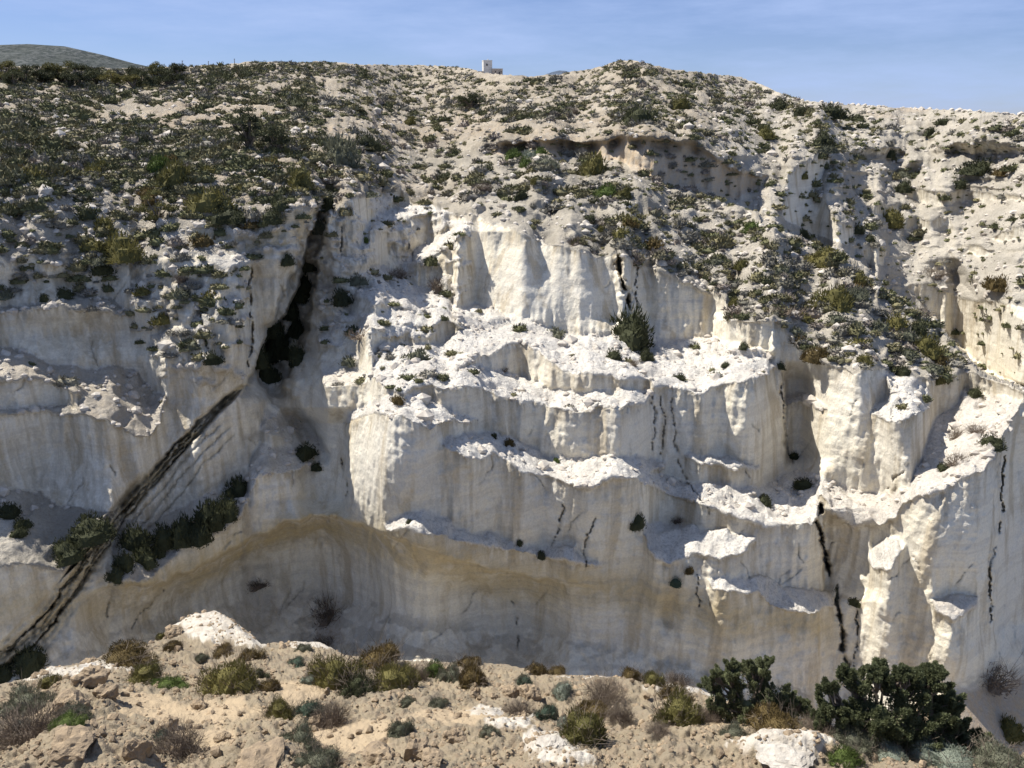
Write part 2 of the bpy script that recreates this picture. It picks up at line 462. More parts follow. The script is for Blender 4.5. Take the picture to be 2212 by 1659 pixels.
# (half width px, inward push m, darkness, line)
CRACKS = [
    (13, 1.8, 1.2, [(1333, 553), (1340, 590), (1352, 625), (1360, 668)]),
    (3, 0.5, 0.7, [(1374, 572), (1372, 620), (1378, 668)]),
    (9, 1.3, 1.0, [(1772, 1085), (1768, 1130), (1775, 1180), (1795, 1245)]),
    (10, 0.8, 0.55, [(1805, 1262), (1815, 1330), (1820, 1400), (1838, 1470)]),
    (3, 0.4, 0.45, [(1850, 1310), (1852, 1400), (1842, 1440)]),
    (7, 0.6, 0.55, [(2170, 985), (2162, 1050), (2168, 1110), (2150, 1180), (2135, 1230), (2138, 1290), (2142, 1350)]),
    (2.5, 0.25, 0.6, [(1410, 845), (1413, 900), (1411, 980)]),
    (2.5, 0.25, 0.6, [(1428, 850), (1436, 920), (1428, 980)]),
    (2.5, 0.25, 0.5, [(1450, 860), (1456, 920), (1462, 985), (1490, 1050), (1525, 1085), (1532, 1110)]),
    (5, 0.7, 0.8, [(541, 580), (540, 640), (545, 720), (535, 790)]),
    (3, 0.4, 0.8, [(434, 640), (440, 700), (446, 755)]),
    (3, 0.3, 0.7, [(360, 665), (378, 690)]),
    (3, 0.4, 0.55, [(1690, 800), (1690, 860), (1697, 920), (1700, 980), (1718, 1010)]),
    (2, 0.2, 0.5, [(1505, 1240), (1508, 1280), (1510, 1310)]),
    (3, 0.3, 0.4, [(1215, 1085), (1212, 1130), (1195, 1165)]),
    (3, 0.35, 0.45, [(1290, 1110), (1270, 1160), (1262, 1200), (1268, 1222)]),
    (2, 0.2, 0.5, [(1550, 1225), (1555, 1245)]),
    (3, 0.3, 0.55, [(735, 990), (750, 1030), (752, 1075)]),
    (2, 0.15, 0.6, [(355, 1270), (310, 1320), (280, 1358)]),
    (2, 0.15, 0.5, [(235, 1290), (228, 1340)]),
    (3, 0.4, 0.6, [(738, 490), (735, 540), (740, 560)]),
    (3, 0.4, 0.5, [(880, 520), (895, 570)]),
    (3, 0.2, 0.4, [(1920, 1055), (1960, 1000)]),
    (2, 0.2, 0.6, [(1105, 1290), (1115, 1330), (1120, 1420)]),
]

xs = np.r_[np.arange(-660, -60, 11.0), np.arange(-60, 2272, 2.55), np.arange(2272, 2880, 11.0)]
NV = 640
vv = np.linspace(0, 1, NV)
sky_x = lerp_line(SKY, xs)
sky_x = sky_x + 1.2 * perlin(xs * 0.05, 3.3, 0.5) + 0.8 * perlin(xs * 0.17, 1.3, 0.5)
PX = np.broadcast_to(xs[None, :], (NV, len(xs))).astype(np.float64)
PY = sky_x[None, :] + vv[:, None] * (YB - sky_x[None, :])
RX, RY, RT = ray(PX, PY)
# outlines waver the way broken rims do
wx = PX + 7 * perlin(PX * 0.035, PY * 0.035, 1.0) + 3 * perlin(PX * 0.12, PY * 0.12, 2.0)
wy = PY + 6 * perlin(PX * 0.035, PY * 0.035, 5.0) + 3.0 * perlin(PX * 0.12, PY * 0.12, 6.0) + 1.6 * perlin(PX * 0.3, PY * 0.3, 8.0)

rim_y = lerp_line(RIM, wx)
hide_y = lerp_line(HIDE, wx)
above = sstep(2, -2, wy - rim_y)                       # 1 on open slopes above the faces
farside = np.where(PX > 1545, sstep(1.5, -1.5, PY - lerp_line(HIDE, PX)), 0)
crust = np.zeros(PX.shape)
S = np.full(PX.shape, 6.0) + 3 * perlin(PX * 0.01, PY * 0.012, 11.0)
soil = np.zeros(PX.shape); ochre = np.zeros(PX.shape)
# rough broken cliff left of the ravine
rough_zone = np.exp(-((PX - 410) / 130) ** 2 - ((PY - 650) / 130) ** 2)
S = S * (1 - 0.65 * rough_zone)
fluted = np.exp(-((PX - 860) / 130) ** 2 - ((PY - 520) / 110) ** 2)
S = S * (1 - 0.3 * fluted)
mess = np.maximum(np.exp(-((PX - 850) / 150) ** 4 - ((PY - 600) / 200) ** 4), 0)
mess = np.maximum(mess, np.exp(-((PX - 260) / 420) ** 6 - ((PY - 480) / 110) ** 4))
mess = np.maximum(mess, 0.55 * np.exp(-((PX - 410) / 130) ** 4 - ((PY - 680) / 170) ** 4))
mz = perlin(wx * 0.015, wy * 0.040, 31.0) + 0.7 * perlin(wx * 0.035, wy * 0.09, 33.0) + 0.25 * perlin(wx * 0.08, wy * 0.16, 35.0)
led = sstep(0.02, 0.10, mz + 0.35 * (mess - 1)) * (mess > 0.2)
S = S * (1 - led) + (0.25 + 0.5 * (0.5 + 0.5 * perlin(PX * 0.02, PY * 0.02, 37.0))) * led
crust = np.maximum(crust, led)
low = sstep(-10, 25, wy - lerp_line(FOOT, wx))
S = S * (1 - low) + (0.95 + 0.5 * perlin(PX * 0.02, PY * 0.03, 81.0)) * low
floor_m = sstep(0, 30, PY - np.interp(PX, [0, 1500, 1800, 2000, 2060, 2212, 2900], [1640, 1640, 1580, 1500, 1480, 1445, 1430]))
S = S * (1 - floor_m) + 0.16 * floor_m
for sl, cr, so, poly in LEDGES:
    m = inside(poly, wx, wy)
    S[m] = sl * (0.12 if poly[0][0] > 700 else 0.5); crust[m] = cr; soil[m] = np.maximum(soil[m], so)
soil = np.maximum(soil, 1.0 * floor_m)
# open slopes: the hillside rises a little steeper than the line of sight
q = np.interp(PY, [130, 200, 260, 330, 420, 520, 700, 900], [0.118, 0.122, 0.135, 0.17, 0.26, 0.36, 0.42, 0.45])
left_up = sstep(740, 560, PX)
q = q * (1 + left_up * sstep(330, 480, PY) * 1.4)
q = np.where(farside > 0.5, np.interp(PY, [230, 260, 330, 420, 600, 800], [0.10, 0.12, 0.2, 0.34, 0.6, 0.8]), q)
hill = np.exp(-((PX - 1360) / 120) ** 2) * sstep(215, 170, PY)
q = q + 0.10 * hill
top_s = RT + q
# small scarps breaking the open slopes
sc = perlin(PX * 0.014, PY * 0.055, 21.0) + 0.55 * perlin(PX * 0.035, PY * 0.11, 23.0)
sc = np.where(farside > 0.5, perlin(PX * 0.011, PY * 0.095, 21.0) + 0.6 * perlin(PX * 0.03, PY * 0.20, 23.0), sc)
scw = np.where(farside > 0.5, 0.5 + 0.7 * sstep(235, 420, PY), 0.75 * sstep(330, 430, PY))
scw = np.maximum(scw, 0.35 * sstep(200, 240, PY))
scw = scw * np.where((PX < 700) & (PY < 420), 0.25, 1)
scarp = sstep(0.30, 0.44, sc) * scw
top_s = top_s + scarp * np.where(farside > 0.5, 0.4 + 1.6 * sstep(260, 400, PY), 0.25 + 2.2 * sstep(300, 420, PY))
open_m = np.maximum(above, farside)
S = S * (1 - open_m) + top_s * open_m
for poly, sv in [(CUT, 3.0), (CUT2, 2.2), (FARWALL, 5.0), (STRATA_WALL, 3.5)] + [(w_, 5.0) for w_ in SCALLOPS]:
    m = inside(poly, wx, wy)
    if poly is FARWALL: m &= farside > 0.5
    S[m] = sv
    open_m[m] = 0; scarp[m] = 0
    if poly is CUT:
        soil[m] = 0.85; bank = blur(blur(m.astype(float), 3, 0), 4, 1)
    if poly is STRATA_WALL: ochre[m] = 0.6
crust = np.maximum(crust, open_m * (1 - 0.8 * scarp))
S = np.maximum(blur(S, 1, 1), RT + 0.09)

# integrate slope into log range, sharing the drift sideways (a Poisson solve)
dT = RT[:-1] - RT[1:]
Sm = 0.5 * (S[:-1] + S[1:]); Tm = 0.5 * (RT[:-1] + RT[1:])
g = dT / np.maximum(Sm - Tm, 0.08)                     # log-range gained from row i+1 up to row i
jump = np.interp(PX, [1500, 1545, 1650, 1800, 2000, 2212, 2900], [0, 0.02, 0.12, 0.26, 0.38, 0.46, 0.5])
dyr = PY[1:] - PY[:-1]
hy = lerp_line(HIDE, PX)
PYm = 0.5 * (PY[:-1] + PY[1:])
sig = 2.2
ker = np.exp(-0.5 * ((PYm - hy[:-1]) / sig) ** 2) / (sig * 2.5066) * dyr
g = g + np.where(PX[:-1] > 1545, jump[:-1] * ker, 0)
# the ravine mouth and the bend of the canyon behind the prow go back into the hill
gyv = -g                                               # d(logR)/d(row)
div = np.zeros(PX.shape)
div[:-1] += gyv; div[1:] -= gyv
LAM = 0.008
H, W = div.shape
e = np.concatenate([div, div[::-1]], 0); e = np.concatenate([e, e[:, ::-1]], 1)
F = np.fft.rfft2(e)
ky = np.arange(2 * H)[:, None]; kx = np.arange(F.shape[1])[None, :]
ly = 2 * np.cos(np.pi * ky / H) - 2; lx = 2 * np.cos(np.pi * kx / W) - 2
den = ly + LAM * lx; den[0, 0] = 1
F = F / den; F[0, 0] = 0
LR = np.fft.irfft2(F, s=e.shape)[:H, :W]
ref = (np.abs(PY - 1440) < 4) & (PX > 500) & (PX < 1500)
LR = LR - LR[ref].mean() + math.log(34.0)
R = np.exp(LR)
turn = np.maximum(RX, 0)
R = R * (1 + 1.1 * (1 / np.sqrt(1 - turn ** 2) - 1) * sstep(200, 420, PY))

cliff = (1 - crust) * (1 - floor_m)
# ---- ravine, cracks, fault vein: pushed into the hill (metres along the line of sight)
push = np.zeros(PX.shape); vein_shade = np.zeros(PX.shape)
lipd = PY - lerp_line(CUT[:5], PX)
push += bank * (1.2 + 1.5 * sstep(-0.35, 0.3, perlin(PX * 0.022, 1.0, 5.0)) * np.exp(-((lipd - 14) / 15) ** 2) * sstep(1020, 1080, PX) * sstep(1560, 1500, PX))
vein_shade = np.maximum(vein_shade, bank * 0.25 * np.exp(-(lipd / 26) ** 2) * sstep(1020, 1060, PX) * sstep(1560, 1500, PX))  # overhang shadow below the bank's lip, darkened into the rock colour
RAVINE = [(655, 330), (690, 400), (700, 440), (672, 520), (655, 600), (632, 680), (605, 760), (585, 820), (600, 850)]
d, s = seg_dist(RAVINE, wx + 9 * perlin(PX * 0.05, PY * 0.03, 41.0), wy, 140)
wdt = np.interp(s, [0, 0.25, 0.5, 0.75, 0.92, 1], [16, 20, 26, 40, 34, 12])
dep_ = np.interp(s, [0, 0.3, 0.6, 0.85, 0.95, 1], [0.8, 1.8, 2.8, 2.8, 1.5, 0.3])
push += dep_ * sstep(1.15, 0.8, d / wdt) + 0.8 * np.exp(-(d / (wdt * 2.2)) ** 2) * sstep(0, 0.2, s)
rav = sstep(1.4, 0.6, d / wdt)
d, s = seg_dist([(600, 850), (640, 900), (672, 945), (690, 985)], wx, wy, 80)
push += 0.7 * sstep(26, 12, d + 5 * perlin(PX * 0.06, PY * 0.06, 43.0))
JAG = 2.2 * perlin(PX * 0.16, PY * 0.16, 61.0) + 1.2 * perlin(PX * 0.4, PY * 0.4, 62.0)
WIDE = 0.75 + 0.7 * perlin(PX * 0.05, PY * 0.05, 63.0)
GAP = sstep(-0.55, -0.1, perlin(PX * 0.03, PY * 0.03, 66.0))
for hw, dep, dk, line in CRACKS:
    d, s = seg_dist(line, wx + JAG, wy, hw * 6)
    w2 = 0.62 * hw * (0.55 + 0.6 * (0.5 + 0.5 * np.sin(s * 9 + line[0][0]))) * np.minimum(1, 6 * np.minimum(s + 0.05, 1.05 - s))
    pr = np.exp(-(d / np.maximum(w2 * WIDE, 0.7)) ** 2) * GAP
    push += 1.5 * dep * pr
    vein_shade = np.maximum(vein_shade, np.minimum(0.75, dk * pr * 0.34))
d, s = seg_dist(VEIN, PX, PY, 120)
vw = np.interp(s, [0, 0.3, 0.5, 0.75, 1], [5, 14, 22, 32, 36])
sgn = np.sign((PX - 250) * 0.72 + (PY - 1130) * 0.69)
acr = d * sgn
wig = 5.0 * perlin(PX * 0.02, PY * 0.02, 3) + 3.0 * perlin(PX * 0.06, PY * 0.06, 5) + 1.6 * perlin(PX * 0.17, PY * 0.17, 6)
inv = np.exp(-(d / vw) ** 4)
rib = perlin(acr * 0.10 + 0.1 * wig, s * 5.0, 4.0) + 0.5 * perlin(PX * 0.08, PY * 0.08, 9.0)
push += inv * (0.30 + 0.45 * np.clip(rib, -0.5, 1))
rv = np.random.RandomState(8)
for a0, a1, w_, dk, s0, s1 in ((-0.75, -0.8, 4.0, 1.0, 0.0, 0.72), (0.1, -0.35, 2.6, 0.85, 0.02, 1.0), (0.7, 0.35, 1.8, 0.6, 0.2, 1.0), (-0.3, 0.6, 1.5, 0.55, 0.45, 1.0), (-0.75, -0.85, 2.0, 0.7, 0.62, 1.0)):
    ctr = (a0 + (a1 - a0) * s) * vw + wig * rv.uniform(0.6, 1.4)
    wv = w_ * (0.55 + 0.8 * sstep(-0.4, 0.4, np.sin(s * 21 + a0 * 9) * 0.4 + rib * 0.5)) * np.where((s > 0.28) & (s < 0.5) & (a0 < -0.6), 1.7, 1.0)
    st = np.exp(-((acr - ctr) / wv) ** 2) * sstep(s0 - 0.01, s0 + 0.06, s) * sstep(s1 + 0.01, s1 - 0.08, s) * (d < 90)
    push += 0.8 * st * dk
    vein_shade = np.maximum(vein_shade, st * dk * np.clip(0.55 + 0.9 * rib, 0.15, 0.92))
vein_shade = np.maximum(vein_shade, inv * 0.22 * sstep(0.0, 0.4, rib))
ochre = np.maximum(ochre, inv * 0.8)
# secondary joints right of the fault
for off in (28, 46, 66):
    line = [(x + off * 0.72 + 6 * math.sin(i * 2 + off), y + off * 0.69) for i, (x, y) in enumerate(VEIN[1:6])]
    d2, s2 = seg_dist(line, wx, wy, 12)
    pr = np.exp(-(d2 / 1.8) ** 2) * sstep(0.0, 0.1, s2)
    push += 0.15 * pr; vein_shade = np.maximum(vein_shade, 0.35 * pr)
rj = np.random.RandomState(12)
for i in range(90):
    x0, y0 = rj.uniform(0, 2200), rj.uniform(560, 1420)
    ang = math.radians(rj.choice([rj.uniform(55, 80), rj.uniform(95, 125), rj.uniform(35, 60)]))
    ln = rj.uniform(20, 85)
    pts = [(x0 - t_ * ln * math.cos(ang) + rj.normal() * 2.5, y0 + t_ * ln * math.sin(ang)) for t_ in (0, 0.33, 0.66, 1)]
    d2, s2 = seg_dist(pts, wx, wy, 8)
    pr = np.exp(-(d2 / 1.5) ** 2) * np.minimum(1, 5 * np.minimum(s2, 1 - s2) + 0.2) * (1 - crust) * (1 - open_m)
    push += 0.12 * pr; vein_shade = np.maximum(vein_shade, rj.uniform(0.15, 0.42) * pr)
# ---- large forms: the wide ravine, the projecting spur, stepped corners, the hollow under the arch
jx = PX + 5 * perlin(PX * 0.02, PY * 0.03, 71.0) + 4 * perlin(PX * 0.07, PY * 0.07, 72.0)
LE = np.interp(PY, [330, 400, 455, 500, 560, 620, 680, 735, 800, 850], [700, 705, 690, 668, 655, 645, 612, 574, 545, 520])
RE = np.interp(PY, [330, 400, 470, 560, 640, 700, 780, 860], [740, 750, 770, 800, 820, 800, 760, 640])
rd = np.interp(PY, [330, 400, 500, 620, 760, 830, 860], [0.4, 1.5, 3.0, 4.6, 4.6, 1.6, 0.0])
wedge = sstep(-3, 5, jx - LE) * np.clip((RE - jx) / (RE - LE), 0, 1) ** 0.8
push += rd * wedge
pil = np.interp(PY, [560, 600, 720, 790], [0, 1, 1, 0]) * sstep(538, 546, jx) * sstep(3, -3, jx - LE)
push += 0.9 * pil
push += -1.3 * sstep(120, 330, PX) * sstep(545, 500, jx) * np.interp(PY, [470, 560, 780, 860], [0, 1, 1, 0])
push += -2.2 * np.exp(-((PX - 1080) / 330) ** 4 - ((PY - 900) / 330) ** 4)
push += 2.0 * sstep(766, 742, jx) * sstep(540, 680, PX) * np.interp(PY, [880, 915, 1080, 1120], [0, 1, 1, 0])
push += 1.5 * sstep(1690, 1700, jx) * sstep(1830, 1740, PX) * np.interp(PY, [780, 820, 990, 1020], [0, 1, 1, 0])
push += 1.2 * sstep(1774, 1784, jx) * sstep(1940, 1850, PX) * np.interp(PY, [1100, 1140, 1270, 1300], [0, 1, 1, 0])
push += -0.9 * sstep(1538, 1548, jx) * sstep(1680, 1668, jx) * np.interp(PY, [676, 692, 760, 772], [0, 1, 1, 0])
push += 0.9 * sstep(1362, 1368, jx) * sstep(1500, 1420, PX) * np.interp(PY, [560, 575, 690, 720], [0, 1, 1, 0])
push += 1.4 * sstep(2140, 2160, jx) * np.interp(PY, [900, 1000, 1350, 1420], [0, 1, 1, 0])
ARCH = [(60, 1330), (140, 1300), (235, 1262), (330, 1262), (420, 1228), (520, 1172), (620, 1128), (700, 1112), (775, 1128), (860, 1160), (960, 1200), (1060, 1228), (1200, 1250), (1300, 1268), (1400, 1290), (1490, 1320)]
ad = wy - lerp_line(ARCH, PX) + 6 * perlin(PX * 0.03, PY * 0.03, 74.0)
hol = sstep(-2, 12, ad) * sstep(150, 330, PX) * sstep(1330, 1000, PX)
push += hol * (1.6 + 1.5 * sstep(0, 70, ad)) * sstep(1500, 1380, PY)
bw = np.interp(PY, [470, 500, 690, 730], [0, 1, 1, 0]) * sstep(975, 990, jx) * sstep(1345, 1325, jx)
push += bw * (-1.9 + 2.9 * (PX - 990) / 340)
fw = sstep(2040, 2070, PX) * np.interp(PY - lerp_line(HIDE, PX), [-190, -150, -12, 0], [0, 1, 1, 0])
push += fw * (3.0 - 4.5 * np.clip((PX - 2060) / 150, 0, 1.4))
push += 0.9 * wedge * fbm(PX * 0.022, PY * 0.03, 91.0, 4, 0.6) * np.clip(rd / 2, 0, 1)
# the undercut arch low on the left and the round buttresses on the right
def dome(x0, y0, rx, ry, amt):
    global push
    k = ((PX - x0) / rx) ** 2 + ((PY - y0) / ry) ** 2
    push += amt * np.exp(-k)
dome(640, 1300, 190, 90, 1.2)
dome(1850, 960, 90, 190, -1.2)
dome(1730, 930, 22, 120, 0.7)
dome(1600, 920, 80, 110, -0.8)
dome(2060, 1180, 80, 140, -1.2)
dome(1840, 1180, 45, 130, 0.8)
dome(830, 1010, 70, 120, -1.2)
dome(1000, 1090, 60, 90, 0.5)
dome(2060, 1420, 60, 70, -0.9)
dome(150, 720, 140, 40, 1.2)
dome(90, 610, 90, 28, 0.8)
dome(160, 1000, 150, 80, 0.9)
dome(480, 760, 60, 150, -1.4)
dome(595, 640, 38, 90, -1.2)
dome(430, 1000, 70, 120, -1.0)
dome(640, 1070, 60, 50, -0.8)
dome(1445, 1330, 24, 40, 0.7)

# ochre beds low down
OB = [(-100, 1330), (0, 1300), (130, 1290), (235, 1275), (330, 1262), (420, 1225), (520, 1175), (620, 1140), (700, 1125), (780, 1150), (900, 1190), (1000, 1225), (1100, 1255), (1250, 1265), (1400, 1285), (1500, 1320), (1620, 1345), (1740, 1350), (1800, 1360)]
ob = lerp_line(OB, PX)
ochre = np.maximum(ochre, np.exp(-((wy - ob) / np.where(PX < 700, 36, 48)) ** 2) * sstep(150, 300, PX) * sstep(1860, 1760, PX) * 0.8)
ochre = np.maximum(ochre, np.where(PX < 330, 0.55 * np.exp(-((wy - 1310) / 40) ** 2), 0))

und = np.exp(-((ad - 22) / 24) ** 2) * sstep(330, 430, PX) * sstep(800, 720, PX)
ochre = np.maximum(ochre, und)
# brown run-off below every rim
stain_shade = np.zeros(PX.shape)
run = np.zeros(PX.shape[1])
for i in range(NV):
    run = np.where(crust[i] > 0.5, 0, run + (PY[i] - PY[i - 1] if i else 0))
    stain_shade[i] = run
stain_shade = np.exp(-stain_shade / 22.0) * (crust < 0.5) * 0.75 * (1 - open_m)
stain_shade = np.maximum(stain_shade, 0.6 * und)
stain_shade = np.maximum(stain_shade, 0.30 * sstep(560, 500, PX) * sstep(540, 620, PY) * (crust < 0.5))  # shade over the left mass, painted in as a broad brown tone

# world positions
def place(Rr):
    return np.stack([RX * Rr, RY * Rr, CAM[2] + RT * Rr], -1)
P = place(R)
wX, wY, wZ = P[..., 0], P[..., 1], P[..., 2]
nearf = sstep(140, 60, R)
rad = np.zeros(PX.shape)
cl = blur(blur(cliff, 2, 0), 2, 1)
rad += cl * nearf * (0.45 * fbm(wX * 0.16, wY * 0.16, wZ * 0.05, 2) + 0.19 * perlin(wX * 0.7, wY * 0.7, wZ * 0.06) + 0.15 * np.abs(perlin(wX * 1.35, wY * 1.35, wZ * 0.07)) + 0.10 * perlin(wX * 3.1, wY * 3.1, wZ * 0.3) + 0.03 * perlin(wX * 0.4, wY * 0.4, wZ * 3.2) + 0.05 * fbm(wX * 2.2, wY * 2.2, wZ * 2.2, 3))
calm = 1 - 0.9 * np.exp(-((PX - 1180) / 170) ** 4 - ((PY - 610) / 95) ** 4)
rad *= calm
rz = np.maximum(rough_zone, fluted)
rad += cl * rz * (1.1 * fbm(wX * 0.35, wY * 0.35, wZ * 0.3, 4, 0.55))
rad += rav * 1.1 * fbm(wX * 0.5, wY * 0.5, wZ * 0.4, 3, 0.6)
rad += cl * 0.16 * np.abs(fbm(wX * 0.8, wY * 0.8, wZ * 0.5, 3)) * nearf
P = place(R + push + rad)
# ledges and slopes are lumpy, gullied and pitted
cz = blur(crust, 2, 0)
lump = (0.30 - 0.14 * farside) * fbm(wX * 0.35, wY * 0.35, wZ * 0.35, 4, 0.55) + 0.10 * fbm(wX * 1.6, wY * 1.6, wZ * 1.6, 3, 0.6)
pits = -0.30 * sstep(0.18, 0.5, perlin(wX * 0.6, wY * 0.6, wZ * 1.2 + 40))
far_amp = 1 + 1.2 * sstep(60, 200, R)
P[..., 2] += cz * (lump + pits * 0.8) * far_amp * np.where(PY < sky_x[None, :] + 8, 0.3, 1)
P[..., 2] += (1 - cz) * cl * 0.0

tan = sstep(0.0, 0.5, fbm(wX * 0.03, wY * 0.03, 3.0, 3) + np.where(PX < 700, 0.05, -0.1)) * sstep(190, 230, PY) * sstep(520, 360, PY)
band = np.exp(-((PY - 275) / 45) ** 2) * sstep(1700, 1300, PX) * 0.55
soil = np.maximum(soil, open_m * 0.22 * sstep(330, 250, PY) * sstep(1700, 1500, PX))
soil = np.maximum(soil, open_m * np.maximum(0.5 * tan, band * (0.5 + 0.5 * sstep(-0.2, 0.3, perlin(wX * 0.12, wY * 0.12, 7.0)))))

grit = open_m * np.interp(PY, [120, 300, 480, 700], [1.0, 1.0, 0.85, 0.85]) * np.where(farside > 0.5, 0.85, 1.0)
grit = np.maximum(grit, crust * np.exp(-((PX - 150) / 330) ** 2) * 0.9)
grit = np.maximum(grit, 0.8 * rough_zone * sstep(-0.1, 0.3, fbm(wX * 0.5, wY * 0.5, wZ * 0.5, 3)))
grit = np.maximum(grit, 0.5 * low * (1 - floor_m) * sstep(0.0, 0.12, perlin(PX * 0.012, PY * 0.03, 83.0) + 0.4 * perlin(PX * 0.05, PY * 0.08, 84.0)))
grit = np.maximum(grit, wedge * 0.7 * sstep(-0.2, 0.3, fbm(wX * 0.6, wY * 0.6, wZ * 0.6, 3)))
# rows over the back of the crest
back = []
for k, (r2, dt2, dz) in enumerate(((1.06, 0.003, 0), (1.35, 0.004, 0), (2.1, 0.0045, 0), (3.4, 0.004, 0), (3.9, 0.004, -14), (4.6, 0.004, -70))):
    rb = R[0] * r2
    b_ = np.stack([RX[0] * rb, RY[0] * rb, CAM[2] + (RT[0] - dt2) * rb + dz], -1)
    back.insert(0, b_)
V = np.concatenate([np.stack(back), P], 0)
def pad(a): return np.concatenate([np.repeat(a[:1], len(back), 0), a], 0)
me = mesh_from('hillside', V.reshape(-1, 3), grid_faces(V.shape[0], V.shape[1]), M_ROCK, True,
               dict(grit=pad(grit), crust=pad(blur(crust, 1, 0)), soil=pad(soil), ochre=pad(ochre), vein_shade=pad(vein_shade), stain_shade=pad(stain_shade)))
hillside = link(bpy.data.objects.new('hillside', me))
tag(hillside, 'pale eroded canyon side with stepped white ledges rising to a scrubby crest', kind='structure')


def on_hill(px, py):
    c = np.clip(np.interp(px, xs, np.arange(len(xs))), 0, len(xs) - 1.001)
    ci = int(c)
    sy = np.interp(px, xs, sky_x)
    r = np.clip((py - sy) / (YB - sy), 0, 0.9995) * (NV - 1)
    ri = int(r)
    fc, fr = c - ci, r - ri
    p = (P[ri, ci] * (1 - fc) * (1 - fr) + P[ri, ci + 1] * fc * (1 - fr) + P[ri + 1, ci] * (1 - fc) * fr + P[ri + 1, ci + 1] * fc * fr)
    return Vector(p), float(np.linalg.norm(p - CAM))

# ------------------------------------------------------------------ the near slope we stand above
EDGE = [(-800, 1700), (-300, 1560), (0, 1478), (60, 1465), (110, 1440), (190, 1432), (230, 1412), (300, 1400), (340, 1378), (370, 1350), (420, 1328), (470, 1322), (510, 1345), (545, 1372), (565, 1390), (640, 1385),
        (690, 1388), (740, 1412), (830, 1428), (960, 1430), (1050, 1432), (1120, 1440), (1200, 1455), (1330, 1462), (1420, 1470), (1500, 1485), (1560, 1510), (1650, 1545), (1720, 1570), (1790, 1595), (1860, 1610), (1960, 1620), (2080, 1628),
        (2212, 1632), (2900, 1650)]
fx = np.r_[np.arange(-500, -40, 9.0), np.arange(-40, 2252, 2.3), np.arange(2252, 2720, 9.0)]
FN = 230
ex = lerp_line(EDGE, fx) + 3.0 * perlin(fx * 0.03, 0.3, 0.7) + 2.0 * perlin(fx * 0.11, 0.3, 4.7) + 1.0 * perlin(fx * 0.31, 0.3, 8.7)
fv = np.linspace(0, 1, FN) ** 0.9
FPXg = np.broadcast_to(fx[None, :], (FN, len(fx))).astype(float)
FPYg = ex[None, :] + fv[:, None] * (1830 - ex[None, :])
ax, ay, at = ray(FPXg, FPYg)
DROP, TILT = 3.0, 0.55
fr_ = DROP / np.maximum(-at - TILT * ay, 0.09)
Q = np.stack([ax * fr_, ay * fr_, CAM[2] + at * fr_], -1)
qx, qy = Q[..., 0], Q[..., 1]
white = np.zeros(FPXg.shape); sand = np.zeros(FPXg.shape)
for (x0, y0, rx, ry) in ((455, 1358, 85, 38), (540, 1390, 34, 22), (110, 1455, 100, 17), (250, 1440, 60, 14), (1104, 1580, 60, 14), (1190, 1616, 62, 30), (1050, 1545, 42, 13), (1690, 1636, 110, 24), (1500, 1490, 110, 14), (1780, 1590, 60, 30), (680, 1393, 60, 12), (1350, 1468, 150, 8), (1220, 1650, 70, 16)):
    k = ((FPXg - x0) / rx) ** 2 + ((FPYg - y0) / ry) ** 2 + 0.7 * perlin(FPXg * 0.04, FPYg * 0.06, x0 * 0.1) + 0.5 * perlin(FPXg * 0.13, FPYg * 0.16, x0 * 0.1)
    white = np.maximum(white, sstep(1.15, 0.7, k))
for (x0, y0, rx, ry) in ((640, 1500, 70, 26), (720, 1480, 60, 20), (420, 1545, 150, 30), (300, 1520, 90, 22), (760, 1590, 130, 40), (1000, 1560, 120, 26), (1560, 1570, 90, 20), (420, 1590, 90, 24), (120, 1560, 80, 16)):
    k = ((FPXg - x0) / rx) ** 2 + ((FPYg - y0) / ry) ** 2 + 0.6 * perlin(FPXg * 0.04, FPYg * 0.06, x0 * 0.13)
    sand = np.maximum(sand, 0.8 * sstep(1.1, 0.5, k))
relief = 0.16 * fbm(qx * 0.5, qy * 0.5, 1.0, 3) + (1 - 0.8 * sand) * (0.11 * np.abs(fbm(qx * 1.9, qy * 1.9, 5.0, 4, 0.6)) + 0.055 * fbm(qx * 6.5, qy * 6.5, 8.0, 3, 0.65))
whs = blur(blur(white, 7, 0), 10, 1)
relief = relief * (1 - 0.55 * whs) + whs * (0.12 + 0.06 * np.abs(perlin(qx * 2.4, qy * 2.4, 3.0)))
for (x0, y0, rx, ry, hgt) in ((455, 1362, 90, 30, 0.25), (560, 1632, 90, 26, 0.35), (1690, 1640, 110, 20, 0.25), (170, 1525, 90, 30, 0.30), (190, 1640, 110, 30, 0.35)):
    relief = relief + hgt * np.exp(-((FPXg - x0) / rx) ** 2 - ((FPYg - y0) / ry) ** 2)
Q[..., 2] += relief * sstep(0, 0.06, np.broadcast_to(fv[:, None], FPXg.shape)) 
skirt = []
for k, (dr, dz) in enumerate(((0.12, -0.10), (0.3, -0.5), (0.45, -1.3), (0.7, -3.0), (1.1, -6.5), (1.7, -14.0), (2.6, -30.0))):
    b_ = Q[0].copy()
    wob = 1 + 0.5 * perlin(qx[0] * 0.9, qy[0] * 0.9, k * 0.6)
    b_[:, 0] += ax[0] * dr * wob; b_[:, 1] += ay[0] * dr * wob; b_[:, 2] += dz
    skirt.insert(0, b_)
QV = np.concatenate([np.stack(skirt), Q], 0)
padq = lambda a, v=None: np.concatenate([np.repeat(a[:1] if v is None else np.full((1, a.shape[1]), v), len(skirt), 0), a], 0)
me = mesh_from('near_slope', QV.reshape(-1, 3), grid_faces(QV.shape[0], QV.shape[1]), M_EARTH, True, dict(white=padq(white, 1.0), sand=padq(sand)))
near_slope = link(bpy.data.objects.new('near_slope', me))
tag(near_slope, 'stony tan slope falling away to the canyon rim', kind='structure')


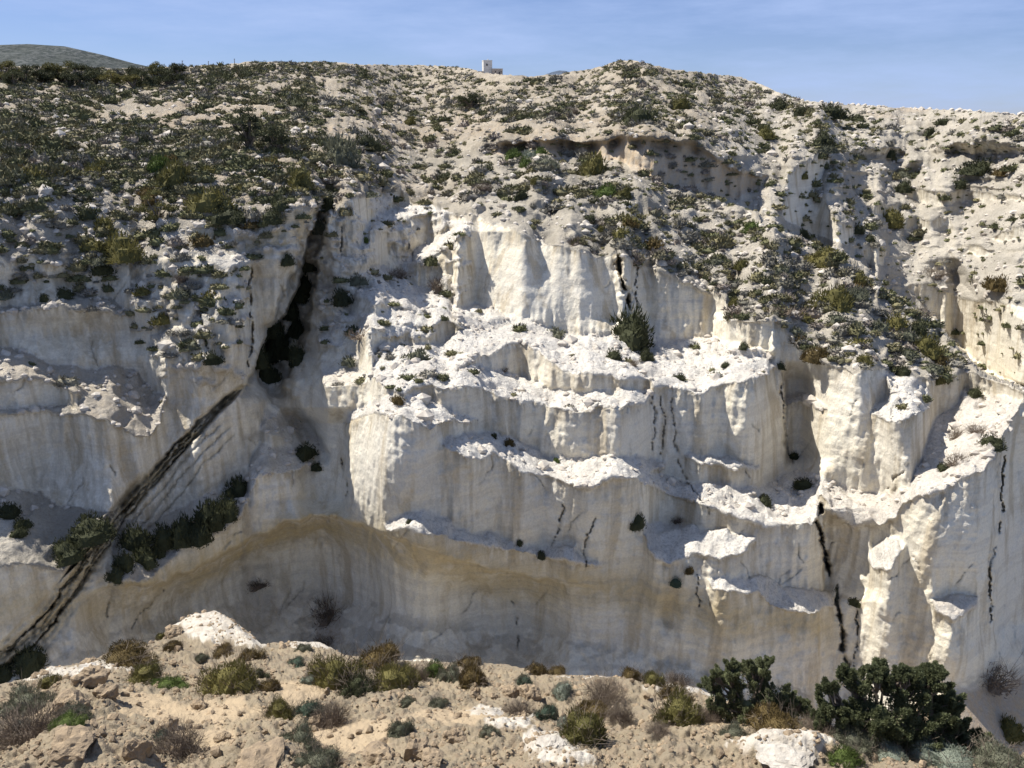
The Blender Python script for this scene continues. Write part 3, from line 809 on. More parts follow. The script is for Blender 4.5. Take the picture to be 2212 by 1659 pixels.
def on_near(px, py):
    c = np.clip(np.interp(px, fx, np.arange(len(fx))), 0, len(fx) - 1.001); ci = int(c)
    e0 = np.interp(px, fx, ex)
    v = np.clip((py - e0) / (1830 - e0), 0, 0.999) ** (1 / 0.9) * (FN - 1); ri = int(v)
    p = Q[ri, ci]
    return Vector(p), float(np.linalg.norm(p - CAM))

fl_n = 60  # floor hidden from view, added pale to bounce light onto the shaded walls
fa, fb = np.meshgrid(np.linspace(-62, 62, 80), np.linspace(3, 44, fl_n), indexing='xy')
fz = 6.0 + 0.5 * fbm(fa * 0.12, fb * 0.12, 2.0, 4) + 0.05 * fa + 6.0 * sstep(30, 44, fb)
one = np.ones(fa.shape)
me = mesh_from('canyon_floor_bounce', np.stack([fa, fb, fz], -1).reshape(-1, 3), grid_faces(*fa.shape)[:, ::-1], M_EARTH, True, dict(white=one * 0.8, sand=one * 0.4))
tag(link(bpy.data.objects.new('canyon_floor_bounce', me)), 'unseen pale sandy canyon floor between the near slope and the cliffs, added to bounce light', kind='structure')
# ------------------------------------------------------------------ far ground: left hill, blue ridge, sea
def far_hill(name, crest, r0, rows, step, slope, mat, label, amp, cell):
    hx = np.arange(crest[0][0], crest[-1][0] + 1, cell)
    cy = lerp_line(crest, hx)
    yy = cy[None, :] + np.arange(rows)[:, None] * step
    ax_, ay_, at_ = ray(np.broadcast_to(hx[None, :], yy.shape), yy)
    rr = np.full(yy.shape, float(r0))
    for i in range(1, rows):
        rr[i] = rr[i - 1] * np.exp(-(at_[i - 1] - at_[i]) / np.maximum(slope - at_[i], 0.05))
    pts = np.stack([ax_ * rr, ay_ * rr, CAM[2] + at_ * rr], -1)
    pts[1:, :, 2] += amp * fbm(pts[1:, :, 0] / (amp * 22), pts[1:, :, 1] / (amp * 22), 0.5, 4)
    bk = []
    for dr, dz in ((0.06, -0.01), (0.3, -0.12)):
        b_ = pts[0].copy(); b_[:, 0] *= 1 + dr; b_[:, 1] *= 1 + dr; b_[:, 2] += dz * r0; bk.insert(0, b_)
    pts = np.concatenate([np.stack(bk), pts], 0)
    me = mesh_from(name, pts.reshape(-1, 3), grid_faces(*pts.shape[:2]), mat)
    o = link(bpy.data.objects.new(name, me))
    tag(o, label, kind='structure')
    return pts[len(bk):]

def scrub_ground(name, a, b_, c_, cell):
    m, nt, bsdf = new_mat(name)
    b = NB(nt)
    n = b.noise(cell, (1, 1, 1), 4, 0.6)
    c = b.mix(b.rng(n, 0.42, 0.56), a, b_)
    c = b.mix(b.rng(b.noise(cell * 0.18, detail=5), 0.4, 0.65, 0, 0.6), c, c_)
    nt.links.new(c, bsdf.inputs['Base Color'])
    nt.links.new(b.bump(n, 0.8, 0.5 / cell), bsdf.inputs['Normal'])
    return m

M_FAR = scrub_ground('scrub_hillside', (0.034, 0.044, 0.042), (0.088, 0.095, 0.092), (0.042, 0.050, 0.044), 0.22)  # bluish cast of distant air mixed into the hill's scrub colours
M_BLUE = scrub_ground('far_mountain_haze', (0.085, 0.11, 0.15), (0.11, 0.135, 0.175), (0.09, 0.12, 0.16), 0.01)  # blue of the distant haze is painted into the mountain's base colour
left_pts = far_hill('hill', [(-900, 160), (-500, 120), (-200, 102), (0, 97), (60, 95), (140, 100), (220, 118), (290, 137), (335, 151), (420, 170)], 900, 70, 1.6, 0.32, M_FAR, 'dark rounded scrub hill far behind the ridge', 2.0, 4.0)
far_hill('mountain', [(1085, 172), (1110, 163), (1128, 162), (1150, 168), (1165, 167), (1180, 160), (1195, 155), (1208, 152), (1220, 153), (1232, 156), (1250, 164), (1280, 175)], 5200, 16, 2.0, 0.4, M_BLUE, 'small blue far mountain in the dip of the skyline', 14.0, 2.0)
m, nt, bsdf = new_mat('sea_water')
b = NB(nt)
bsdf.inputs['Base Color'].default_value = (0.05, 0.11, 0.19, 1)
bsdf.inputs['Roughness'].default_value = 0.25
nt.links.new(b.bump(b.noise(0.08, detail=5), 0.5, 2.0), bsdf.inputs['Normal'])
sx, sy = np.meshgrid(np.array([-30000., -5000, 0, 5000, 30000]), np.array([150., 600, 2000, 8000, 40000]), indexing='xy')
me = mesh_from('sea', np.stack([sx, sy, sx * 0], -1).reshape(-1, 3), grid_faces(5, 5)[:, ::-1], m)
tag(link(bpy.data.objects.new('sea', me)), 'calm blue sea behind the ridge', kind='structure')

# ------------------------------------------------------------------ plant geometry
def rnd_dirs(rs, n):
    v = rs.normal(size=(n, 3)); return v / np.linalg.norm(v, axis=1, keepdims=True)


def lobes_of(rs, k, h):
    L = [(0.0, 0.0, 0.0, 0.32, h)]
    for i in range(k):
        a = rs.uniform(0, 6.283); d = rs.uniform(0.12, 0.36)
        L.append((d * math.cos(a), d * math.sin(a), 0.0, rs.uniform(0.14, 0.24), h * rs.uniform(0.5, 0.95)))
    return L


def leaves_on(rs, L, n, ll, lw, up=0.5, spread=0.55, depth=0.3):
    """n leaf triangles around lumpy mounds (unit footprint)"""
    w = np.array([l[3] ** 2 for l in L]); idx = rs.choice(len(L), n, p=w / w.sum())
    A = np.array(L)[idx]
    d = rnd_dirs(rs, n); d[:, 2] = np.abs(d[:, 2]) * 1.1 - 0.12
    d /= np.linalg.norm(d, axis=1, keepdims=True)
    k = 1 - depth * rs.uniform(0, 1, n) ** 2
    k = k * (1 + 0.16 * perlin(d[:, 0] * 3 + A[:, 0] * 9, d[:, 1] * 3, d[:, 2] * 3))
    p = np.stack([A[:, 0] + d[:, 0] * A[:, 3] * k, A[:, 1] + d[:, 1] * A[:, 3] * k, np.maximum(d[:, 2], 0) * A[:, 4] * k], -1)
    ax_ = d + rnd_dirs(rs, n) * spread + np.array([0, 0, up])
    ax_ /= np.linalg.norm(ax_, axis=1, keepdims=True)
    sd = np.cross(ax_, rnd_dirs(rs, n)); sd /= np.linalg.norm(sd, axis=1, keepdims=True) + 1e-6
    l = ll * rs.uniform(0.6, 1.3, (n, 1)); q = lw * rs.uniform(0.7, 1.3, (n, 1))
    v = np.stack([p - sd * q - ax_ * l * 0.3, p + sd * q - ax_ * l * 0.3, p + ax_ * l], 1).reshape(-1, 3)
    return v, np.arange(3 * n).reshape(-1, 3)


def core_of(L, nu=14, nv_=6, k=0.86):
    """a lumpy mound filling the inside"""
    th = np.linspace(0, 2 * math.pi, nu, endpoint=False)
    el = np.linspace(0, math.pi / 2, nv_)
    pts = []
    for e in el:
        for t in th:
            d = np.array([math.cos(t) * math.cos(e), math.sin(t) * math.cos(e), math.sin(e)])
            best = 0.05
            for (cx, cy, _, r, h) in L:
                for s_ in np.linspace(0.05, 0.75, 15):
                    p = d * s_
                    if ((p[0] - cx) / r) ** 2 + ((p[1] - cy) / r) ** 2 + (p[2] / h) ** 2 < k * k:
                        best = max(best, s_)
            pts.append(d * best)
    pts = np.array(pts)
    F = []
    for i in range(nv_ - 1):
        for j in range(nu):
            a, b2 = i * nu + j, i * nu + (j + 1) % nu
            c, d_ = (i + 1) * nu + (j + 1) % nu, (i + 1) * nu + j
            F += [(a, b2, c), (a, c, d_)]
    return pts, np.array(F)


def tubes(paths):
    """three-sided tapering twigs: list of (points, r0, r1)"""
    V, F, o = [], [], 0
    for pts, r0, r1 in paths:
        pts = np.asarray(pts, float); n = len(pts)
        t = np.gradient(pts, axis=0); t /= np.linalg.norm(t, axis=1, keepdims=True) + 1e-9
        a = np.cross(t, [0.31, 0.77, 0.55]); a /= np.linalg.norm(a, axis=1, keepdims=True) + 1e-9
        c = np.cross(t, a)
        r = np.linspace(r0, r1, n)[:, None]
        for k in range(3):
            an = k * 2.0944
            V.append(pts + r * (a * math.cos(an) + c * math.sin(an)))
        for i in range(n - 1):
            for k in range(3):
                k2 = (k + 1) % 3
                A, B, C, D = o + k * n + i, o + k2 * n + i, o + k2 * n + i + 1, o + k * n + i + 1
                F += [(A, B, C), (A, C, D)]
        o += 3 * n
    return np.concatenate(V), np.array(F)


def join(parts):
    V, F, o = [], [], 0
    for v, f in parts:
        V.append(v); F.append(f + o); o += len(v)
    return np.concatenate(V), np.concatenate(F)


PAL = {
    'green': leaf_material('cushion_leaf_green', (0.055, 0.058, 0.020), (0.195, 0.170, 0.060)),
    'olive': leaf_material('cushion_leaf_olive', (0.050, 0.038, 0.016), (0.165, 0.120, 0.050)),
    'grey': leaf_material('leaf_grey_green', (0.065, 0.072, 0.045), (0.185, 0.185, 0.130)),
    'silver': leaf_material('leaf_silver', (0.14, 0.165, 0.125), (0.29, 0.315, 0.25)),
    'dry': leaf_material('dry_twig', (0.105, 0.080, 0.060), (0.255, 0.205, 0.155), 0.05),
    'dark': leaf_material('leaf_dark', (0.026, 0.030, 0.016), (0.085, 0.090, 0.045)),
    'bright': leaf_material('leaf_bright_green', (0.040, 0.065, 0.015), (0.135, 0.175, 0.05)),
    'juniper': leaf_material('juniper_scale_leaf', (0.075, 0.088, 0.042), (0.22, 0.235, 0.125), 0.35),
    'blue': leaf_material('leaf_blue_green', (0.035, 0.055, 0.038), (0.10, 0.135, 0.095)),
}
M_BARK = plain_material('bark', (0.12, 0.095, 0.07), (0.20, 0.165, 0.13), 8)
HGT = {'green': 0.36, 'olive': 0.33, 'grey': 0.34, 'silver': 0.38, 'dry': 0.36, 'dark': 0.42, 'bright': 0.34, 'blue': 0.40}


def twigs(rs, n, h, reach=0.5, r=0.006):
    out = []
    for i in range(n):
        a = rs.uniform(0, 6.283); d = reach * math.sqrt(rs.uniform(0.05, 1))
        tip = np.array([d * math.cos(a), d * math.sin(a), h * rs.uniform(0.5, 1.15) * (1.05 - d * 0.8)])
        base = np.array([tip[0] * 0.25, tip[1] * 0.25, 0])
        mid = base * 0.45 + tip * 0.55 + rs.normal(size=3) * 0.05
        out.append(([base, mid, tip], r, r * 0.35))
        for q in range(2):
            e = tip + rs.normal(size=3) * 0.09 + [0, 0, 0.03]
            out.append(([mid * 0.4 + tip * 0.6, e], r * 0.5, r * 0.25))
    return out


_cache = {}
def shrub_data(kind, lod, var):
    key = (kind, lod, var)
    if key in _cache: return _cache[key]
    rs = np.random.RandomState(abs(hash((kind, lod, var))) % 99991 if False else (sum(map(ord, kind)) * 131 + lod * 977 + var * 37))
    h = HGT[kind]
    L = lobes_of(rs, 7 if lod == 0 else 5, h)
    n, ll, lw = ((6500, 0.034, 0.0055), (900, 0.060, 0.014), (170, 0.11, 0.035))[lod]
    if kind == 'dry':
        tw = twigs(rs, (420, 110, 40)[lod], h, 0.5, (0.0035, 0.007, 0.015)[lod])
        a = tubes(tw)
        b2 = leaves_on(rs, L, n // 3, ll * 1.1, lw * 0.7, 0.3, 1.0, 0.8)
        v, f = join([a, b2, core_of(L, 12, 4, 0.55)])
    else:
        v, f = join([leaves_on(rs, L, n, ll, lw), core_of(L, (22, 12, 9)[lod], (8, 5, 4)[lod])])
    fol = mesh_from('foliage', v, f, PAL[kind], False)
    st = None
    if lod == 0:
        v, f = tubes(twigs(rs, 60, h * 0.98, 0.5, 0.006))
        st = mesh_from('stems', v, f, M_BARK, False)
    _cache[key] = (fol, st)
    return fol, st

rnd = random.Random(11)
shrub_count = [0]


def shrub(name, loc, wid, hgt_px_ratio, kind, lod, label, group=None, var=None, sink=0.06, cat='shrub', sx=1.0):
    fol, st = shrub_data(kind, lod, rnd.randrange(5) if var is None else var)
    sc_z = wid * hgt_px_ratio
    if st is not None:
        r = bpy.data.objects.new(name, None); link(r)
        r.empty_display_size = 0.1
        f = link(bpy.data.objects.new('foliage', fol), r)
        s_ = link(bpy.data.objects.new('stems', st), r)
    else:
        r = link(bpy.data.objects.new(name, fol))
    r.location = loc - Vector((0, 0, sink * wid))
    r.scale = (wid * sx, wid * rnd.uniform(0.85, 1.1), sc_z)
    r.rotation_euler = (0, 0, rnd.uniform(0, 6.28))
    if sx != 1.0: r.rotation_euler = (0, 0, rnd.uniform(-0.3, 0.3))
    tag(r, label, cat, group)
    shrub_count[0] += 1
    return r
# ------------------------------------------------------------------ shrubs of the near slope: x, y, width, height (survey units), kind, label
NEAR = [
    (266, 1428, 112, 34, 'olive', 'low olive-brown shrub hugging the rim left of the white prow'),
    (318, 1456, 78, 38, 'green', 'dark green mound shrub below the low olive-brown rim shrub'),
    (360, 1474, 74, 20, 'bright', 'flat light green mat shrub right of the dark mound on the left slope'),
    (349, 1374, 24, 28, 'green', 'small green shrub tucked against the tan boulder on the prow'),
    (374, 1403, 46, 18, 'olive', 'thin olive tuft below the prow boulder'),
    (480, 1408, 52, 22, 'olive', 'small olive shrub in the middle of the prow'),
    (437, 1419, 28, 14, 'grey', 'tiny grey shrub left of the small olive prow shrub'),
    (500, 1468, 125, 82, 'green', 'big bright green domed cushion shrub below the prow'),
    (560, 1462, 44, 26, 'dark', 'dark brown shrub touching the right side of the big green dome'),
    (585, 1492, 50, 26, 'olive', 'olive fringe shrub at the lower right of the big green dome'),
    (545, 1428, 60, 26, 'olive', 'brownish shrub just above the big green dome'),
    (644, 1436, 40, 17, 'blue', 'small grey-green shrub on bare ground between prow and rim thicket'),
    (655, 1405, 36, 22, 'grey', 'grey shrub on the rim between the prow and the thicket'),
    (727, 1452, 112, 84, 'green', 'green-gold shrub forming the left end of the long rim thicket'),
    (812, 1424, 108, 46, 'olive', 'brown topped shrub along the crest of the rim thicket'),
    (848, 1468, 112, 58, 'green', 'dark green shrub at the lower right of the rim thicket'),
    (775, 1480, 90, 50, 'dark', 'deep green shrub in the lower middle of the rim thicket'),
    (672, 1478, 40, 22, 'silver', 'pale silvery tuft at the foot of the thicket\'s left end'),
    (605, 1528, 76, 48, 'green', 'yellow-green cushion shrub on the sandy patch below the thicket'),
    (668, 1530, 66, 40, 'blue', 'grey-green shrub beside the yellow-green cushion'),
    (716, 1548, 92, 48, 'dry', 'dry grey twiggy shrub right of the grey-green and yellow-green pair'),
    (650, 1600, 80, 42, 'grey', 'dull grey shrub with a long shadow in the lower left slope'),
    (690, 1643, 100, 40, 'grey', 'grey-green shrub cut by the bottom edge left of centre'),
    (375, 1606, 128, 58, 'dry', 'wide dry shrub with bare twigs at the bottom left'),
    (352, 1588, 52, 34, 'blue', 'blue-green tuft growing in the wide dry twiggy shrub'),
    (150, 1562, 84, 30, 'grey', 'low grey-brown shrub among the left boulders'),
    (72, 1594, 150, 66, 'dry', 'broad dry purple-grey shrub in the bottom left corner'),
    (62, 1521, 100, 46, 'grey', 'grey-green shrub by the left edge above the dry corner shrub'),
    (48, 1576, 36, 20, 'silver', 'small pale green tuft at the far left'),
    (158, 1622, 60, 20, 'bright', 'flat green tuft by the bottom left boulders'),
    (110, 1500, 50, 26, 'green', 'small green shrub under the left rim rocks'),
    (900, 1450, 62, 46, 'dry', 'grey bare shrub just right of the rim thicket'),
    (940, 1440, 58, 40, 'bright', 'fresh green shrub standing on the rim near centre'),
    (978, 1452, 66, 44, 'grey', 'grey-leaved shrub behind the fresh green rim shrub'),
    (1022, 1456, 90, 54, 'olive', 'broad olive-grey shrub on the rim at centre'),
    (1010, 1430, 60, 22, 'olive', 'low brownish shrub on the rim crest at centre'),
    (1136, 1477, 44, 34, 'blue', 'blue-green shrub next to the two tan boulders'),
    (1165, 1450, 52, 26, 'olive', 'brown-olive shrub on the rim right of centre'),
    (1206, 1445, 46, 16, 'olive', 'thin olive shrub lying along the rim right of centre'),
    (1214, 1492, 54, 44, 'silver', 'round silver-green ball shrub'),
    (1310, 1495, 98, 64, 'dry', 'dome of dry grey twigs right of the silver ball shrub'),
    (1362, 1463, 56, 36, 'olive', 'olive shrub at the rim, first of three toward the juniper'),
    (1411, 1477, 58, 32, 'green', 'olive-green shrub, middle one of three leading to the juniper'),
    (1464, 1496, 72, 36, 'olive', 'brown-green shrub close to the left juniper'),
    (1462, 1478, 62, 26, 'dry', 'dry grey tuft behind the brown-green shrub by the left juniper'),
    (1466, 1544, 118, 68, 'green', 'wide dark green cushion below the left juniper'),
    (1532, 1556, 56, 36, 'dry', 'dry twig shrub on the right flank of the wide dark cushion'),
    (1180, 1543, 52, 44, 'blue', 'dark blue-green rounded shrub beside the big olive cushion'),
    (1120, 1530, 78, 28, 'dry', 'dry purplish shrub left of the dark blue-green one'),
    (1262, 1570, 118, 110, 'green', 'largest olive-green cushion shrub, in the lower middle'),
    (1285, 1532, 96, 40, 'olive', 'brown crest shrub behind the largest olive cushion'),
    (1338, 1556, 70, 44, 'dry', 'bare dry twigs on the right of the largest olive cushion'),
    (1225, 1580, 40, 24, 'silver', 'pale tuft at the left foot of the largest olive cushion'),
    (868, 1580, 58, 48, 'grey', 'grey-green open shrub on bare earth at bottom centre'),
    (950, 1526, 44, 22, 'grey', 'small grey shrub on stony ground left of the boulders'),
    (880, 1520, 38, 18, 'grey', 'tiny grey shrub under the thicket\'s right end'),
    (1682, 1578, 112, 46, 'olive', 'long olive-brown shrub sprawling between the two junipers'),
    (1762, 1606, 78, 38, 'dry', 'brown dry shrub below the sprawling one between the junipers'),
    (1588, 1592, 66, 30, 'grey', 'low grey shrub on rubble below the left juniper'),
    (1836, 1612, 84, 58, 'grey', 'grey shrub in front of the big right juniper'),
    (1874, 1600, 46, 26, 'olive', 'small olive shrub in front of the big right juniper'),
    (1970, 1600, 132, 62, 'bright', 'wide green shrub at the foot of the big right juniper'),
    (2020, 1616, 80, 40, 'grey', 'grey end of growth right of the wide green shrub'),
    (1820, 1642, 76, 34, 'bright', 'green shrub by the white slab at the bottom edge'),
    (1930, 1640, 70, 30, 'silver', 'pale tuft at the bottom edge below the right juniper'),
    (2060, 1640, 120, 40, 'silver', 'silver-green shrub at the bottom right'),
    (2165, 1645, 110, 40, 'grey', 'grey-green shrub filling the bottom right corner'),
    (1420, 1600, 60, 24, 'dry', 'dry stalks on rubble between cushion and white slab'),
    (1060, 1600, 40, 20, 'grey', 'tiny grey shrub among stones at the bottom centre'),
]
for (x, y, w, h, kind, label) in NEAR:
    loc, dist = on_near(x, min(y + h * 0.40, 1700))
    wid = w * dist / FPX * (0.92 if kind == 'dry' else 1.08)
    shrub('shrub', loc, wid, max(0.7, min(1.5, 1.45 * h / w / HGT[kind] * 0.62)), kind, 0, label, 'shrubs on the near slope')

# ------------------------------------------------------------------ junipers at the rim
def juniper(label, px0, py0, width_px, height_px, seed, plumes, lean):
    rs = np.random.RandomState(seed)
    loc, dist = on_near(px0, py0)
    W_, H_ = 0.88 * width_px * dist / FPX, height_px * dist / FPX
    root = link(bpy.data.objects.new('juniper_tree', None))
    root.location = loc - Vector((0, 0, 0.15))
    tag(root, label, 'tree', 'junipers at the rim')
    limbs, LV = [], []
    nodes = []
    for (fx_, fy_, fz_, r_) in plumes:
        tip = np.array([fx_ * W_, fy_ * W_, fz_ * H_])
        nodes.append((tip, r_ * W_))
        b0 = np.array([lean * 0.1, 0, 0]); mid = tip * np.array([0.45, 0.45, 0.5]) + rs.normal(size=3) * 0.04 * W_
        limbs.append(([b0, mid * 0.6, mid, tip * 0.9], 0.05 * W_ * 0.5, 0.008 * W_))
    parts = []
    for (tip, r_) in nodes:
        for k in range(14):
            d = rnd_dirs(rs, 1)[0]; d[2] = abs(d[2]) * 0.9 - 0.25
            c = tip + d * r_ * rs.uniform(0.35, 1.3) * np.array([1, 1, 1.1])
            c[2] = max(c[2], 0.05 * H_)
            limbs.append(([tip * 0.8, (tip * 0.8 + c) / 2 + rs.normal(size=3) * 0.02 * W_, c], 0.008 * W_, 0.003 * W_))
            # a plume: short pointed sprays around an axis that leans outward and up
            ax_ = d * 0.7 + np.array([0, 0, 0.8]) + rs.normal(size=3) * 0.2
            ax_ /= np.linalg.norm(ax_)
            n = 420
            t = rs.uniform(0, 1, n) ** 0.8
            rad = (1 - t) ** 0.7 * 0.36 + 0.03
            a = rnd_dirs(rs, n)
            p = c + (ax_[None, :] * (t[:, None] * 1.0 - 0.35) + a * rad[:, None] * rs.uniform(0.6, 1, (n, 1))) * r_ * 0.85
            dr = a * 0.7 + ax_ * 0.9 + rs.normal(size=(n, 3)) * 0.35
            dr /= np.linalg.norm(dr, axis=1, keepdims=True)
            sd = np.cross(dr, rnd_dirs(rs, n)); sd /= np.linalg.norm(sd, axis=1, keepdims=True) + 1e-6
            l = 0.017 * W_ * rs.uniform(0.6, 1.3, (n, 1)); q_ = 0.0054 * W_ * rs.uniform(0.7, 1.3, (n, 1))
            v = np.stack([p - sd * q_, p + sd * q_, p + dr * l], 1).reshape(-1, 3)
            parts.append((v, np.arange(3 * n).reshape(-1, 3)))
        L = [(0, 0, 0, 1, 1)]
        v, f = core_of([(0, 0, 0, 0.5, 0.5)], 10, 5)
        low_ = v.copy(); low_[:, 2] *= -0.7
        parts.append((tip + v * r_ * 0.9, f)); parts.append((tip + low_ * r_ * 0.9, f[:, ::-1]))
    v, f = join(parts)
    link(bpy.data.objects.new('crown', mesh_from('crown', v, f, PAL['juniper'], False)), root)
    v, f = tubes(limbs)
    link(bpy.data.objects.new('trunk', mesh_from('trunk', v, f, M_BARK, False)), root)
    return root

rsj = np.random.RandomState(3)
pl1 = [(-0.26, 0, 0.78, 0.10), (-0.22, 0.05, 0.60, 0.13), (0.03, 0, 0.85, 0.10), (0.08, 0, 0.95, 0.06), (0.0, 0.1, 0.66, 0.15), (-0.30, 0.0, 0.42, 0.15), (-0.08, -0.08, 0.42, 0.17), (0.14, 0, 0.45, 0.17), (0.28, 0.05, 0.30, 0.16), (0.40, 0.0, 0.24, 0.12),
       (-0.12, -0.1, 0.20, 0.17), (-0.32, 0.02, 0.20, 0.12), (0.08, -0.1, 0.18, 0.17), (0.26, -0.06, 0.12, 0.13), (-0.42, 0.0, 0.66, 0.06), (0.33, 0, 0.42, 0.08), (-0.38, 0, 0.80, 0.04), (0.47, 0, 0.36, 0.05), (-0.24, 0, 0.93, 0.05)]
juniper('left and smaller of two green junipers on the rim, with two upright tops', 1622, 1562, 232, 158, 21, pl1, 0.3)
pl2 = [(-0.40, 0, 0.80, 0.05), (-0.36, 0, 0.58, 0.09), (-0.22, 0.05, 0.80, 0.10), (-0.06, 0.05, 0.88, 0.10), (0.10, 0.05, 0.80, 0.11), (0.24, 0.05, 0.82, 0.08), (0.33, 0, 0.62, 0.10), (-0.28, -0.05, 0.42, 0.13), (-0.10, -0.05, 0.60, 0.15), (0.10, -0.05, 0.55, 0.15), (0.28, -0.02, 0.44, 0.13),
       (0.42, 0, 0.30, 0.11), (-0.38, 0, 0.26, 0.10), (-0.18, -0.1, 0.26, 0.14), (0.04, -0.12, 0.30, 0.15), (0.22, -0.1, 0.22, 0.14), (0.38, -0.05, 0.14, 0.12), (-0.02, -0.1, 0.10, 0.12), (-0.26, -0.05, 0.10, 0.11), (0.50, 0, 0.12, 0.08), (-0.43, 0, 0.44, 0.06), (0.26, 0.05, 0.94, 0.04), (-0.14, 0, 0.98, 0.05), (0.02, 0, 0.99, 0.04)]
juniper('right and larger of two junipers on the rim, broad and dense', 1912, 1618, 330, 190, 22, pl2, -0.2)

# ------------------------------------------------------------------ rocks
def ico(sub):
    import bmesh
    bm = bmesh.new(); bmesh.ops.create_icosphere(bm, subdivisions=sub, radius=1.0)
    v = np.array([q.co[:] for q in bm.verts]); f = np.array([[q.index for q in p.verts] for p in bm.faces]); bm.free()
    return v, f

ICO1, ICO2, ICO4 = ico(1), ico(2), ico(4)
def rock_shape(rs, base, cuts=9, rough=0.10):
    v, f = base
    v = v * np.array([1, rs.uniform(0.65, 0.95), rs.uniform(0.5, 0.8)])
    for n in rnd_dirs(rs, cuts):
        d = v @ n - rs.uniform(0.42, 0.72)
        v = v - np.maximum(d, 0)[:, None] * n[None, :] * 0.94
    o = rs.uniform(0, 50, 3)
    nn = v / (np.linalg.norm(v, axis=1, keepdims=True) + 1e-6)
    v = v + nn * rough * fbm(v[:, 0] * 2.5 + o[0], v[:, 1] * 2.5 + o[1], v[:, 2] * 2.5 + o[2], 4, 0.6)[:, None]
    return v / np.abs(v[:, 0]).max() * 0.5, f

M_TAN = plain_material('tan_stone', (0.36, 0.275, 0.18), (0.25, 0.195, 0.135), 5, 0.95, 0.7, 0.05)
M_WHITE = plain_material('white_tuff_stone', (0.54, 0.50, 0.43), (0.40, 0.36, 0.30), 4, 0.95, 0.7, 0.05)
BROCK = [mesh_from('boulder', *rock_shape(np.random.RandomState(40 + i), ICO4, 12, 0.17), M_TAN, False) for i in range(6)]
WROCK = [mesh_from('boulder', *rock_shape(np.random.RandomState(60 + i), ICO4, 10, 0.16), M_WHITE, False) for i in range(3)]
SROCK = [mesh_from('stone', *rock_shape(np.random.RandomState(80 + i), ICO2, 7, 0.16), M_TAN, False) for i in range(6)]
BOULDERS = [
    (376, 1374, 36, 30, 0, 'small square tan boulder on the white prow beside a green shrub'),
    (196, 1434, 30, 20, 0, 'low tan rock balanced on the left rim'),
    (200, 1470, 60, 42, 1, 'bright white boulder below the left rim'),
    (205, 1505, 64, 44, 0, 'rough brown block directly under the bright white boulder'),
    (165, 1538, 66, 50, 0, 'jagged tan boulder below the rough brown block'),
    (240, 1528, 40, 30, 0, 'tan boulder at the right end of the left rock pile'),
    (160, 1650, 82, 40, 0, 'large rounded tan rock cut by the bottom edge at left'),
    (363, 1568, 38, 34, 0, 'lone pointed tan stone in the middle of the left sand'),
    (306, 1638, 46, 52, 0, 'upright tan boulder at the bottom left'),
    (378, 1614, 34, 34, 0, 'tan rock inside the wide dry twiggy shrub'),
    (436, 1524, 34, 24, 0, 'rounded tan stone below the big green dome'),
    (560, 1645, 96, 34, 0, 'long brown ledge rock with a dark underside at the bottom'),
    (1143, 1498, 44, 44, 0, 'upright split tan boulder, taller of the pair near centre'),
    (1104, 1500, 36, 30, 0, 'squat tan boulder left of the taller one near centre'),
    (1028, 1495, 20, 22, 0, 'little pale standing stone below the centre rim shrubs'),
    (982, 1595, 50, 38, 0, 'angular tan boulder with a flat face at bottom centre'),
    (828, 1634, 76, 54, 0, 'large blocky tan boulder at the bottom centre'),
    (902, 1632, 46, 40, 0, 'tan boulder leaning toward the large blocky one'),
    (930, 1650, 52, 30, 0, 'flat tan rock at the bottom edge right of the blocky pair'),
    (1150, 1547, 22, 22, 1, 'small white stone beside the dark blue-green shrub'),
    (1050, 1600, 26, 18, 0, 'small tan rock right of the angular boulder'),
    (1695, 1652, 120, 14, 1, 'long white slab of rock at the bottom right'),
    (1187, 1624, 60, 20, 1, 'crumbly white rock patch at bottom centre right'),
    (680, 1560, 30, 20, 0, 'tan stone beside the dry grey twiggy shrub'),
    (1010, 1470, 24, 18, 0, 'tan stone on the centre rim'),
    (480, 1590, 30, 20, 0, 'small dark-edged stone on sand at lower left'),
]
def put_rock(name, x, y, w, h, me, label, group, cat):
    loc, dist = on_near(x, y + h * 0.35)
    o = link(bpy.data.objects.new(name, me))
    s_ = w * dist / FPX * 1.1
    o.location = loc + Vector((0, 0, s_ * (0.10 if h / w > 0.4 else -0.02))); o.scale = (s_, s_, s_ * max(0.28, min(1.7, 1.5 * h / w)))
    o.rotation_euler = (rnd.uniform(-0.15, 0.15), rnd.uniform(-0.15, 0.15), rnd.uniform(-0.5, 0.5) + rnd.choice((0, 3.14)))
    tag(o, label, cat, group)
for i, (x, y, w, h, wh, label) in enumerate(BOULDERS):
    put_rock('boulder', x, y, w, h, (WROCK[i % 3] if wh else BROCK[i % 6]), label, 'boulders on the near slope', 'boulder')
k = 0
while k < 190:
    x, y = rnd.uniform(0, 2212), rnd.uniform(1400, 1659)
    e0 = np.interp(x, fx, ex)
    if y < e0 + 8 or (x > 1880 and y < 1640): continue
    s_ = rnd.uniform(8, 24) * (0.5 + 0.6 * (y - 1330) / 320) * rnd.choice((0.6, 0.8, 1, 1))
    part_ = 'left third' if x < 740 else 'middle' if x < 1480 else 'right third'
    put_rock('stone', x, y, s_, s_ * rnd.uniform(0.6, 0.9), rnd.choice(SROCK), ('small' if s_ < 16 else 'fist-sized') + ' angular tan stone lying loose in the ' + part_ + ' of the near slope', 'loose stones on the near slope', 'stone')
    k += 1
